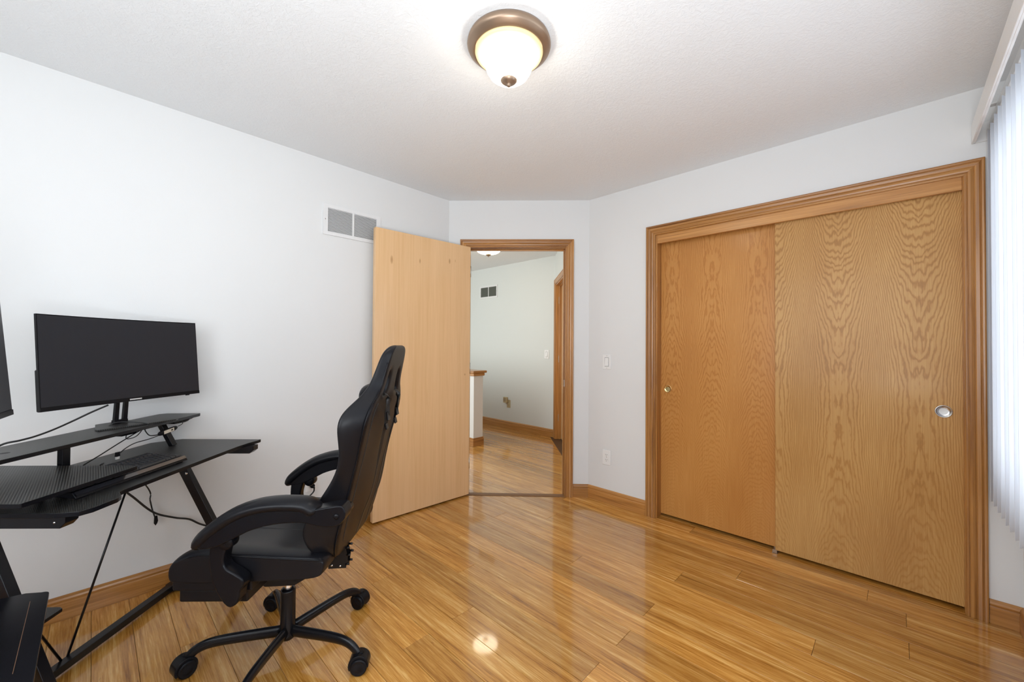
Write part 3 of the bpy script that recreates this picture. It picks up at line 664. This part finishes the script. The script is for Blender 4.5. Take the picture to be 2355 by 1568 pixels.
def key(x, y, w):
    z = kz(y)+0.0002; h = 0.0055; d = 0.0165; i = 0.0018
    return MB().add([(0,0,0),(w,0,0),(w,d,0.085*d),(0,d,0.085*d),(i,i,h),(w-i,i,h),(w-i,d-i*0.6,h+0.085*d),(i,d-i*0.6,h+0.085*d)],
                    [(0,1,5,4),(1,2,6,5),(2,3,7,6),(3,0,4,7),(4,5,6,7)])
u = 0.0188; proto = {}
def put(x, y, wu):
    w = wu*u - 0.0022
    if wu not in proto: o = proto[wu] = key(0, 0, w).build('key', M_MESHG, KB)
    else: o = proto[wu].copy(); COL.objects.link(o); o.parent = KB
    o.location = (x, y, kz(y)+0.0004)
    return o
# the far end (large x) holds the left-hand side of the keys: mirror the layout so that typing side faces the chair
rows = [(0.024, [1.25,1.25,1.25,6.25,1.25,1.25,1.25,1.25]), (0.0428, [2.25]+[1]*10+[2.75]), (0.0616, [1.75]+[1]*11+[2.25]), (0.0804, [1.5]+[1]*12+[1.5]), (0.0992, [1]*13+[2]), (0.125, [1]*13)]
x_end = KL-0.008
for y, ks in rows:
    x = x_end
    for wu in ks:
        x -= wu*u; put(x, y, wu)
for y in (0.024, 0.0992, 0.0804, 0.125):
    for k in range(3): put(x_end - 15*u - 0.006 - (k+1)*u, y, 1)
put(x_end - 15*u - 0.006 - 2*u, 0.0428, 1)
for y in (0.024, 0.0428, 0.0616, 0.0804, 0.0992):
    for k in range(4): put(x_end - 15*u - 0.012 - 3*u - (k+1)*u, y, 1)

# ------------------------------------------------------------------ monitors
def monitor(loc, yaw, tilt, zb, W, Hm, label, sag=0.02, base=True, post=0.0, logo=True):
    mo = empty('monitor', loc, yaw, label=label, cat='monitor')
    T = Matrix.Translation((0, 0, zb)) @ Matrix.Rotation(-tilt, 4, 'X')
    n = 16
    def ys(x): return sag*(1-(2*x/W)**2)
    def slab(x0, x1, z0, z1, ya, yb, name, m, parent=mo, bev=0):
        vs = []; 
        for i in range(n+1):
            x = x0+(x1-x0)*i/n; y = ys(x)
            vs += [T @ Vector((x, y+ya, z0)), T @ Vector((x, y+yb, z0)), T @ Vector((x, y+yb, z1)), T @ Vector((x, y+ya, z1))]
        fs = [(0,1,2,3), (4*n+3, 4*n+2, 4*n+1, 4*n)]
        for i in range(n):
            a = 4*i
            for k in range(4): fs.append((a+k, a+4+k, a+4+(k+1) % 4, a+(k+1) % 4))
        return MB().add(vs, fs).build(name, m, parent, bevel=bev, seg=1)
    body = slab(-W/2, W/2, 0, Hm, 0, 0.009, 'housing', M_BLACKP)
    slab(-W/2+0.003, W/2-0.003, 0.016, Hm-0.004, -0.0006, 0.0002, 'screen', M_SCREEN)
    slab(-W/2, W/2, 0, 0.014, -0.002, 0.001, 'chin', M_BLACKP)
    if logo: slab(0.0, 0.048, 0.0052, 0.0105, -0.0027, -0.0018, 'maker_badge', M_SILVER)
    slab(-W/2+0.004, W/2-0.004, 0.0, Hm*0.43, 0.008, 0.026, 'rear_bulge', M_BLACKP, bev=0.003)
    slab(-0.14, 0.14, 0.02, Hm*0.6, 0.02, 0.045, 'rear_hump', M_BLACKP, bev=0.004)
    if sag > 0: slab(W/2-0.06, W/2-0.045, -0.004, 0.001, 0.002, 0.008, 'power_button', M_BLACKP)
    if base:
        yb = 0.065
        for x in (-0.022, 0.012):
            MB().add([(x-0.008, yb-0.006, 0.006),(x+0.010, yb-0.006, 0.006),(x+0.010, yb+0.006, 0.006),(x-0.008, yb+0.006, 0.006),
                      (x-0.004, yb-0.030+0.012, zb+0.09),(x+0.010, yb-0.030+0.012, zb+0.09),(x+0.010, yb-0.006, zb+0.09),(x-0.004, yb-0.006, zb+0.09)],
                     [(3,2,1,0),(4,5,6,7),(0,1,5,4),(1,2,6,5),(2,3,7,6),(3,0,4,7)]).build('stand_prong', M_BLACKP, mo, bevel=0.001, seg=1)
        MB().box(-0.03, 0.022, yb-0.01, yb+0.01, 0.006, 0.024).build('stand_foot', M_BLACKP, mo, bevel=0.002)
        MB().prism([(-0.135,-0.01),(0.125,-0.075),(0.15,-0.06),(0.135,0.02),(0.05,0.125),(-0.05,0.13),(-0.125,0.02)], 0.0, 0.007, lambda p, q, h: (p, q, h)).build('stand_base', M_CARBON, mo, bevel=0.002)
    else:
        MB().tube([(0, 0.075, 0.008), (0, 0.075, zb+0.18)], 0.017, 20).build('stand_pole', M_BLACKM, mo)
        MB().box(-0.03, 0.03, 0.04, 0.075, zb+0.10, zb+0.16).build('stand_bracket', M_BLACKM, mo, bevel=0.003)
        MB().box(-0.12, 0.12, -0.02, 0.16, 0, 0.008).build('stand_base', M_BLACKM, mo, bevel=0.003)
    return mo
monitor((-2.400, 0.126, 0.875), 2.165, 0.087, 0.1045, 0.612, 0.359, 'wide black monitor switched off, standing on the desk shelf')
A2 = math.radians(171)
rc = Vector((-1.738, -0.148)); B2 = rc - Vector((math.cos(A2), math.sin(A2)))*0.27
monitor((B2.x, B2.y, 0.512), A2, 0.087, 0.523, 0.54, 0.362, 'second dark monitor cut off by the left edge of the photo', sag=0.0, base=False, logo=False)

# side table under the second monitor
st_ = empty('side_table', (-1.36, -0.36, 0), 0, label='low black side table top with rounded corner at the bottom left', cat='side table')
def rpoly():
    P = []
    x0, x1, y0, y1 = -1.815, -0.98, -0.62, -0.078
    def arc(cx, cy, r, a0, a1, n=8):
        for i in range(n+1):
            a = math.radians(a0+(a1-a0)*i/n); P.append((cx+r*math.cos(a)+1.36, cy+r*math.sin(a)+0.36))
    arc(x1-0.02, y1-0.02, 0.02, 90, 0); arc(x1-0.03, y0+0.03, 0.03, 0, -90); arc(x0+0.06, y0+0.03, 0.03, -90, -180)
    P.append((-1.850+1.36, -0.30+0.36)); P.append((-1.848+1.36, -0.17+0.36)); P.append((-1.838+1.36, -0.125+0.36))
    arc(x0+0.020, y1-0.018, 0.018, 168, 90); return P
rp = rpoly()
MB().prism(rp, 0.490, 0.500, lambda p, q, h: (p, q, h)).build('table_top', M_BLACKP, st_, bevel=0.002, seg=2)
MB().box(-0.41, -0.05, 0.2475, 0.2485, 0.4999, 0.5003).build('reflection_line', mat('brown_line', (0.16,0.08,0.04), 0.5), st_)  # thin brown reflection on the table top, painted as a coloured line
for x, y in ((-0.38, 0.2), (0.28, 0.2), (-0.38, -0.2), (0.28, -0.2)): MB().tube([(x, y, 0), (x, y, 0.49)], 0.011, 12).build('leg', M_BLACKM, st_)
MB().prism(rp, 0.502-0.002, 0.512-0.0, lambda p, q, h: (p*0.3+0.0, q*0.3, h)).build('riser_pad', M_BLACKP, st_)

# ------------------------------------------------------------------ gaming chair (local: +x forward, +y toward the camera side)
CH = empty('gaming_chair', (-1.768, 0.557, 0), math.radians(225), label='black leatherette high back gaming chair on five casters facing the desk', cat='chair')
# base
for k in range(5):
    a = math.radians(-44 + 72*k) - math.radians(225)
    ca, sa = math.cos(a), math.sin(a)
    pr_ = [(0.022,0.088),(0.09,0.093),(0.17,0.098),(0.235,0.100),(0.275,0.096),(0.305,0.084),(0.325,0.066),(0.332,0.055)]
    path = smooth_path([(r*ca, r*sa, z) for r, z in pr_], 3)
    m_ = len(path); rad = []
    for i in range(m_):
        f = i/(m_-1); rad.append((0.0135 - 0.002*f, 0.0225 - 0.0075*f))
    leg = MB().tube(path, rad, 12).build('base_leg', M_BLACKM, CH)
    cs = empty('caster', (0.338*ca, 0.338*sa, 0)); cs.parent = CH; cs.rotation_euler = (0, 0, math.radians([-20, -38, -62, -48, 12][k] - 315))
    hood = MB(); pts = []
    for i in range(17):
        an = math.radians(-25 + 205*i/16); pts.append((0.037*math.cos(an)+0.002, 0.037*math.sin(an)+0.034))
    pts += [(-0.034, 0.026), (-0.010, 0.020), (0.012, 0.018)]
    hood.prism(pts, -0.025, 0.025, lambda p, q, h: (p, h, q)).lathe([(0.011,0.05),(0.011,0.074),(0,0.074)], n=16, c=(-0.004,0,0))
    hood.build('caster_hood', M_BLACKP, cs, bevel=0.003, seg=2)
    for sg in (-1, 1):
        MB().lathe([(0,0.0),(0.0295,0.0),(0.031,0.002),(0.031,0.014),(0.0295,0.018),(0.025,0.0205),(0.023,0.0195),(0.014,0.0215),(0,0.022)],
                   M=Matrix.Translation((0, sg*0.0125, 0.031)) @ Matrix.Rotation(-sg*PI/2, 4, 'X'), n=28).build('wheel', M_BLACKP, cs)
MB().lathe([(0,0.055),(0.022,0.055),(0.030,0.062),(0.031,0.078),(0.028,0.088),(0.0275,0.105),(0.0275,0.246),(0.0255,0.252),(0.015,0.254),(0,0.254)], n=32).build('cylinder_sleeve', M_BLACKM, CH)
MB().lathe([(0.0135,0.25),(0.0135,0.32)], n=24).build('gas_piston', M_CHROME, CH)
MB().prism([(-0.13,0.395),(-0.13,0.345),(-0.06,0.305),(0.05,0.300),(0.12,0.335),(0.17,0.395)], -0.075, 0.075, lambda p, q, h: (p, h, q)).build('tilt_mechanism', M_BLACKM, CH, bevel=0.004)
MB().box(-0.2, 0.22, -0.17, 0.17, 0.395, 0.41).build('seat_plate', M_BLACKM, CH, bevel=0.002)
MB().tube([(0.08, -0.03, 0.33), (0.09, -0.16, 0.325), (0.09, -0.27, 0.328)], 0.006).build('lever', M_BLACKM, CH)
# seat cushion: loft across y
sprof = [(-0.252,0.455),(-0.256,0.480),(-0.250,0.503),(-0.20,0.508),(-0.10,0.512),(0.0,0.518),(0.10,0.524),(0.17,0.523),(0.225,0.511),(0.256,0.492),(0.268,0.468),(0.266,0.430),(0.25,0.418),(0.0,0.424),(-0.15,0.430),(-0.235,0.436)]
def loft(sections, closed=True, name='x', m=None, parent=None, sub=1, caps=True):
    n = len(sections[0]); vs = [p for s in sections for p in s]; fs = []
    for i in range(len(sections)-1):
        for k in range(n if closed else n-1):
            fs.append((i*n+k, i*n+(k+1) % n, (i+1)*n+(k+1) % n, (i+1)*n+k))
    if caps: fs += [list(range(n))[::-1], list(range((len(sections)-1)*n, len(sections)*n))]
    return MB().add(vs, fs, True).build(name, m, parent, sub=sub)
secs = []
for y, sc_, up in ((-0.262,0.78,0),(-0.262,0.92,0.002),(-0.250,0.985,0.006),(-0.215,1.0,0.008),(-0.165,1.0,-0.004),(-0.10,1.0,-0.012),(0,1.0,-0.014),(0.10,1.0,-0.012),(0.165,1.0,-0.004),(0.215,1.0,0.008),(0.250,0.985,0.006),(0.262,0.92,0.002),(0.262,0.78,0)):
    cx, cz = 0.0, 0.468; s = []
    for x, z in sprof:
        zz = z + (up if z > 0.49 else 0)
        k = 1.0
        s.append((cx+(x-cx)*(1-(1-sc_)*0.12), y, cz+(zz-cz)*sc_))
    secs.append(s)
seat = loft(secs, name='seat', m=M_LEATHER, parent=CH, sub=2)
def ptube(name, pts, r, m, parent, n=6, sm=5): return MB().tube(smooth_path(pts, sm), r, n).build(name, m, parent)
for sg in (1, -1):
    ptube('piping', [(-0.250, sg*0.2605, 0.4985), (-0.15, sg*0.264, 0.505), (0.0, sg*0.264, 0.514), (0.10, sg*0.264, 0.520), (0.17, sg*0.262, 0.517), (0.225, sg*0.257, 0.499), (0.262, sg*0.245, 0.468)], 0.0026, M_BLACKP, CH)
for y in (0.105, 0.035, -0.035, -0.105):
    ptube('seam', [(-0.22, y, 0.4955), (-0.1, y, 0.4985), (0.0, y, 0.5045), (0.10, y, 0.5105), (0.17, y, 0.5085), (0.225, y, 0.4935)], 0.0013, M_DARK, seat)
# footrest stowed under the front of the seat
def rbox(name, x0, x1, y0, y1, z0, z1, m, parent, bev=0.008): return MB().box(x0, x1, y0, y1, z0, z1).build(name, m, parent, bevel=bev, seg=3)
rbox('seat_base', -0.01, 0.256, -0.25, 0.255, 0.394, 0.436, M_LEATHER, CH, 0.007)
fr = rbox('footrest', 0.005, 0.236, -0.24, 0.25, 0.354, 0.398, M_LEATHER, CH, 0.007)
for yy in (0.12, -0.12): MB().tube([(0.03, yy, 0.384), (-0.12, yy, 0.384)], 0.006).build('footrest_rod', M_BLACKM, fr)

# backrest shell: cross sections up the back, mirrored bolsters and two harness slots
LV = [  # z, half width, centre front, wing front, rear
 (0.448,0.150,-0.225,-0.225,-0.258),(0.470,0.215,-0.205,-0.225,-0.264),(0.515,0.248,-0.195,-0.195,-0.275),(0.560,0.262,-0.195,-0.172,-0.286),(0.605,0.264,-0.205,-0.168,-0.297),
 (0.650,0.260,-0.215,-0.190,-0.308),(0.700,0.254,-0.230,-0.228,-0.320),(0.765,0.250,-0.255,-0.272,-0.334),(0.830,0.252,-0.285,-0.292,-0.350),(0.890,0.260,-0.305,-0.288,-0.364),
 (0.945,0.268,-0.320,-0.282,-0.378),(0.985,0.260,-0.328,-0.290,-0.387),(1.015,0.232,-0.335,-0.312,-0.394),(1.045,0.190,-0.345,-0.340,-0.402), (1.080,0.155,-0.345,-0.362,-0.408),
 (1.125,0.145,-0.360,-0.378,-0.418),(1.165,0.138,-0.375,-0.390,-0.427),(1.200,0.128,-0.388,-0.401,-0.435),(1.222,0.100,-0.404,-0.413,-0.440),(1.231,0.055,-0.416,-0.420,-0.437)]
TH = [-90, -72, -54, -38, -24, -12, 0, 12, 24, 38, 54, 72, 90]
nc = len(TH)
def bsec(L):
    z, w, cf, wf, rr = L; F = []; B = []
    for a in TH:
        s = math.sin(math.radians(a)); k = abs(s)
        F.append((cf + (wf-cf)*k**2.2 + (-0.008 if k > 0.98 else 0), s*w, z))
        B.append((rr + (0.004 if k > 0.98 else 0), s*w*0.83, z))
    return F, B
vs = []; idx = {}
for i, L in enumerate(LV):
    F, B = bsec(L)
    for k in range(nc): idx[('f', i, k)] = len(vs); vs.append(F[k])
    for k in range(nc): idx[('b', i, k)] = len(vs); vs.append(B[k])
fs = []; holes = set()
for i in (13, 14):
    for k in (3, 8): holes.add((i, k))
for i in range(len(LV)-1):
    for k in range(nc-1):
        f1 = (idx[('f',i,k)], idx[('f',i,k+1)], idx[('f',i+1,k+1)], idx[('f',i+1,k)])
        b1 = (idx[('b',i,k)], idx[('b',i+1,k)], idx[('b',i+1,k+1)], idx[('b',i,k+1)])
        if (i, k) in holes:
            nb = [((i-1,k),(i,k),(i,k+1)), ((i+1,k),(i+1,k),(i+1,k+1)), ((i,k-1),(i,k),(i+1,k)), ((i,k+1),(i,k+1),(i+1,k+1))]
            for other, p, q in nb:
                if other not in holes: fs.append((idx[('f',*p)], idx[('f',*q)], idx[('b',*q)], idx[('b',*p)]))
        else: fs += [f1, b1]
    fs.append((idx[('f',i,0)], idx[('f',i+1,0)], idx[('b',i+1,0)], idx[('b',i,0)]))
    fs.append((idx[('f',i,nc-1)], idx[('b',i,nc-1)], idx[('b',i+1,nc-1)], idx[('f',i+1,nc-1)]))
for i in (0, len(LV)-1):
    for k in range(nc-1): fs.append((idx[('f',i,k)], idx[('f',i,k+1)], idx[('b',i,k+1)], idx[('b',i,k)]))
back = MB().add(vs, fs, True).build('backrest', M_LEATHER, CH, sub=2)
for sg in (1, -1):
    ptube('piping', [(L[4]+0.006, sg*(L[1]*0.83+0.001), L[0]) for L in LV[1:17]], 0.0032, M_BLACKP, back, sm=3)
    ptube('seam', [(L[4]-0.0005, sg*L[1]*0.62, L[0]) for L in LV[2:13]], 0.0012, M_DARK, back, sm=2)
    # slot bezels
    y0, y1 = 0.037, 0.078
    # harness strap down the back with buckle
    ptube('strap', [(-0.398, sg*0.075, 1.045), (-0.412, sg*0.072, 1.03), (-0.408, sg*0.068, 0.98), (-0.402, sg*0.062, 0.93), (-0.385, sg*0.055, 0.86), (-0.366, sg*0.05, 0.76), (-0.345, sg*0.05, 0.66), (-0.315, sg*0.05, 0.58), (-0.288, sg*0.05, 0.50)], [(0.011, 0.0016)]*41, M_CABLE, back, n=8)
    bk = MB().box(-0.017, 0.017, -0.016, 0.016, -0.003, 0.003).build('buckle', M_BLACKP, back, bevel=0.002)
    bk.matrix_local = Matrix.Translation((-0.410, sg*0.064, 0.955)) @ Matrix.Rotation(math.radians(-82), 4, 'Y')
    bk = MB().box(-0.012, 0.012, -0.014, 0.014, -0.003, 0.003).build('buckle', M_BLACKP, back, bevel=0.002)
    bk.matrix_local = Matrix.Translation((-0.404, sg*0.063, 0.915)) @ Matrix.Rotation(math.radians(-78), 4, 'Y')
    # recliner bracket with bolts
    br = MB().prism([(-0.245,0.425),(-0.312,0.428),(-0.318,0.47),(-0.302,0.53),(-0.278,0.53),(-0.258,0.47),(-0.243,0.45)], 0.065+sg*0.014, 0.065+sg*0.018, lambda p, q, h: (p+0.052, h, q-0.052)).build('recline_bracket', M_BLACKM, CH, bevel=0.001)
    MB().prism([(-0.16,0.436),(-0.30,0.430),(-0.30,0.448),(-0.16,0.452)], 0.065+sg*0.009, 0.065+sg*0.013, lambda p, q, h: (p+0.05, h, q-0.052)).build('recline_arm', M_BLACKM, CH)
    for x, z in ((-0.316,0.505),(-0.320,0.478),(-0.316,0.443)): MB().tube([(x+0.058, 0.065+sg*0.016, z-0.052), (x+0.044, 0.065+sg*0.016, z-0.052)], 0.0042, 10).build('bolt', M_BLACKM, br)
    for x, z in ((-0.258,0.438),(-0.290,0.436)): MB().lathe([(0.004,0),(0.003,0.002),(0,0.002)], M=Matrix.Translation((x+0.052, 0.065+sg*0.018, z-0.052)) @ Matrix.Rotation(-sg*PI/2, 4, 'X'), n=12).build('screw', M_CHROME, br)
# head pillow
ps = []
for y, k in ((-0.125,0.15),(-0.12,0.6),(-0.09,0.95),(-0.04,1.0),(0.04,1.0),(0.09,0.95),(0.12,0.6),(0.125,0.15)):
    ps.append([(-0.335 + 0.036*k*math.cos(2*PI*j/12), y, 1.036 + 0.046*k*math.sin(2*PI*j/12)) for j in range(12)])
loft(ps, name='head_pillow', m=M_LEATHER, parent=CH, sub=1)
# armrests
def armrest(sg):
    off = 0.302 if sg > 0 else 0.292
    Y = lambda y: sg*y
    fx = (lambda x: x) if sg > 0 else (lambda x: 0.022 + (x if x > -0.12 else -0.12 + (x+0.12)*0.42))
    px_ = 0.0 if sg > 0 else 0.040
    padtop = [(0.137,0.590),(0.120,0.615),(0.090,0.644),(0.050,0.674),(0.0,0.703),(-0.05,0.720),(-0.09,0.728),(-0.14,0.732),(-0.19,0.731),(-0.222,0.726),(-0.240,0.712),(-0.246,0.702)]
    path = smooth_path([(fx(x), Y(off), z-0.022) for x, z in padtop], 3); m_ = len(path)
    rad = []
    for i in range(m_):
        f = min(i/(m_-1), 1); e = min(1, (i+0.6)/5) if i < 5 else (min(1, (m_-1-i+0.8)/4.5))
        e = max(0.25, math.sqrt(max(0.0, 1-(1-e)**2))); rad.append((0.041*e, 0.023*e))
    ar = MB().tube(path, rad, 16).build('armrest_pad', M_LEATHER, CH)
    lower = [(0.130,0.578),(0.105,0.572),(0.070,0.577),(0.033,0.591),(-0.01,0.613),(-0.05,0.632),(-0.121,0.650),(-0.205,0.656),(-0.26,0.646),(-0.30,0.641),(-0.332,0.650),(-0.349,0.672),(-0.348,0.695),(-0.335,0.711),(-0.28,0.704),(-0.23,0.696),(-0.16,0.698),(-0.09,0.698),(0.0,0.674),(0.05,0.645),(0.1,0.605)]
    hy = 0.029
    fr_ = MB().prism(smooth_poly(lower, 3), Y(off-hy), Y(off+hy), lambda p, q, h: (fx(p), h, q)).build('armrest_frame', M_BLACKP, CH, bevel=0.012, seg=4, ang=50)
    MB().lathe([(0.0,0.0),(0.009,0.0),(0.009,0.002),(0.007,0.004),(0,0.004)], M=Matrix.Translation((fx(-0.322), Y(off+hy), 0.677)) @ Matrix.Rotation(-sg*PI/2, 4, 'X'), n=20).build('pivot_cap', M_BLACKP, fr_)
    MB().tube([(fx(-0.330), Y(off-0.02), 0.675), (fx(-0.330), Y(0.235), 0.675)], 0.014, 12).build('pivot_pin', M_BLACKM, CH)
    post = [(0.088,0.600),(0.036,0.602),(0.038,0.575),(0.046,0.545),(0.048,0.520),(0.038,0.500),(0.010,0.483),(-0.012,0.466),(-0.016,0.445),(-0.006,0.425),(-0.002,0.400),(0.008,0.382),(0.028,0.374),(0.050,0.392),(0.074,0.435),(0.090,0.480),(0.096,0.530),(0.094,0.57)]
    MB().prism(smooth_poly(post), Y(0.264), Y(0.312 if sg > 0 else 0.302), lambda p, q, h: (p+px_, h, q)).build('armrest_post', M_BLACKP, CH, bevel=0.008, seg=4, ang=50)
    MB().lathe([(0.0,-0.022),(0.021,-0.022),(0.024,-0.016),(0.024,0.016),(0.021,0.022),(0,0.022)], M=Matrix.Translation((0.038+px_*0.4, Y(off), 0.588)) @ Matrix.Rotation(PI/2, 4, 'X'), n=24).build('armrest_hinge', M_BLACKP, CH)
    # stitching line of the pad
    st = [(p.x, Y(off)+sg*0.0385, p.z+0.002) for p in path[6:-4]]
    MB().tube(st, 0.0009, 5).build('stitching', M_CABLE, ar)
armrest(1); armrest(-1)

# ------------------------------------------------------------------ cables and small things
def cable(pts, r, label, group=None, name='cable'):
    o = MB().tube(smooth_path(pts, 6), r, 8).build(name, M_CABLE); return tag(o, label, 'cable', group)
def Wt(t, s, z): return tuple(W_(t, s, z))
cable([Wt(-1.665,1.735,0.97), Wt(-1.70,1.70,0.945), Wt(-1.735,1.66,0.915), Wt(-1.745,1.60,0.893), Wt(-1.745,1.54,0.881), Wt(-1.74,1.49,0.878), Wt(-1.76,1.45,0.87), Wt(-1.80,1.42,0.82)],
      0.0035, 'black cable sagging from the wide monitor to the back of the shelf')
cable([Wt(-1.74,1.83,0.72), (-2.62,0.105,0.56), (-2.63,0.15,0.49), (-2.64,0.22,0.40), (-2.65,0.30,0.348), (-2.655,0.36,0.32), (-2.66,0.42,0.27), (-2.66,0.55,0.20), (-2.655,0.72,0.185), (-2.652,0.86,0.215), (-2.652,0.93,0.27), (-2.650,0.972,0.305), (-2.647,0.975,0.33)],
      0.0045, 'black power cord drooping under the desk along the wall to the outlet')
cable([Wt(-1.74,1.87,0.72), (-2.655,0.198,0.52), (-2.655,0.206,0.46), (-2.655,0.215,0.41), (-2.655,0.224,0.375)], 0.003, 'short black cable hanging loose below the desk')
pg = empty('cable_plug', (-2.655, 0.228, 0.352), label='black connector at the end of the loose hanging cable', cat='plug')
MB().prism([(-0.006,0.025),(0.006,0.025),(0.009,0.0),(0.006,-0.012),(0.0,-0.022),(-0.007,-0.01)], -0.004, 0.004, lambda p, q, h: (h, p, q)).build('connector', M_BLACKP, pg, bevel=0.001)
pl = empty('power_plug', (XL+0.009, 0.971, 0.3405), label='black power plug in the lower socket of the left wall outlet', cat='plug')
MB().tube([(0, 0, 0), (0.022, 0, 0)], 0.0135, 16).tube([(0.02, 0, 0), (0.032, 0.002, -0.003), (0.038, 0.004, -0.012)], [0.008, 0.006, 0.0045], 10).build('plug_body', M_BLACKP, pl)
# adapter with label hanging at the shelf front
ad = empty('inline_adapter', W_(-1.545, 1.893, 0.829), PI/4, label='small black inline adapter with a pale label tied below the shelf end', cat='adapter')
Ra = Matrix.Rotation(math.radians(6), 4, 'X')
sec = []
for s_, k in ((-0.055,0.35),(-0.048,0.85),(-0.03,1.0),(0.03,1.0),(0.046,0.8),(0.055,0.3)):
    sec.append([Ra @ Vector((0.007*k*math.cos(2*PI*j/10), s_, 0.0125*k*math.sin(2*PI*j/10))) for j in range(10)])
loft(sec, name='body', m=M_BLACKP, parent=ad, sub=1)
MB().add([Ra @ Vector(p) for p in ((0.0073,-0.030,-0.0075),(0.0073,0.026,-0.0075),(0.0073,0.026,0.0075),(0.0073,-0.030,0.0075))], [(0,1,2,3)]).build('sticker', mat('sticker_cream', (0.70,0.62,0.50), 0.5), ad)
MB().add([Ra @ Vector(p) for p in ((0.0075,0.008,-0.0035),(0.0075,0.020,-0.0035),(0.0075,0.020,0.0035),(0.0075,0.008,0.0035))], [(0,1,2,3)]).build('sticker_print', M_DARK, ad)
cable([Wt(-1.545,1.838,0.822), Wt(-1.55,1.805,0.826), Wt(-1.555,1.79,0.845), Wt(-1.555,1.785,0.862), Wt(-1.545,1.79,0.880), Wt(-1.60,1.765,0.893), Wt(-1.65,1.75,0.893), Wt(-1.665,1.735,0.879)],
      0.0022, 'thin black cable looping over the shelf to the adapter')
cable([Wt(-1.545,1.950,0.838), Wt(-1.545,1.975,0.845), Wt(-1.545,1.975,0.858), Wt(-1.55,1.955,0.858), Wt(-1.55,1.985,0.851), Wt(-1.55,2.03,0.858), Wt(-1.552,2.055,0.862)],
      0.0016, 'thin black cable tail looped under the right tip of the shelf')
cable([Wt(-1.545,1.845,0.818), Wt(-1.55,1.80,0.812), Wt(-1.57,1.755,0.805), Wt(-1.585,1.73,0.79), Wt(-1.60,1.72,0.772), Wt(-1.605,1.715,0.765)],
      0.0020, 'thin black cable running from the adapter down to a white tipped plug')
up_ = empty('usb_plug', W_(-1.605, 1.715, ZT+0.012), PI/4, label='small black plug with white tip standing behind the keyboard', cat='plug')
MB().prism([(-0.008,0.012),(0.008,0.012),(0.006,0.03),(-0.006,0.03)], -0.005, 0.005, lambda p, q, h: (h, p, q)).build('plug_body', M_BLACKP, up_, bevel=0.001)
MB().box(-0.003, 0.003, -0.007, 0.007, 0.001, 0.012).build('plug_tip', M_WHITE, up_)
cable([Wt(-1.575,1.83,0.866), Wt(-1.60,1.79,0.84), Wt(-1.62,1.74,0.81), Wt(-1.64,1.68,0.775), Wt(-1.65,1.62,0.748), Wt(-1.63,1.58,0.7385), Wt(-1.60,1.54,0.738), Wt(-1.56,1.50,0.7385)],
      0.0024, 'black cable slanting from the shelf end to the desktop')
cable([Wt(-1.585,1.74,0.861), Wt(-1.59,1.735,0.835), Wt(-1.59,1.745,0.825), Wt(-1.58,1.77,0.83), Wt(-1.575,1.79,0.85), Wt(-1.575,1.79,0.862)], 0.0018, 'small black cable loop hanging below the shelf edge')
cable([Wt(-1.52,1.55,0.742), Wt(-1.54,1.58,0.755), Wt(-1.56,1.61,0.762), Wt(-1.58,1.60,0.745), Wt(-1.57,1.55,0.740), Wt(-1.55,1.50,0.741), Wt(-1.58,1.46,0.745), Wt(-1.60,1.42,0.75)],
      0.0024, 'tangled black cable loop behind the keyboard at the shelf support')
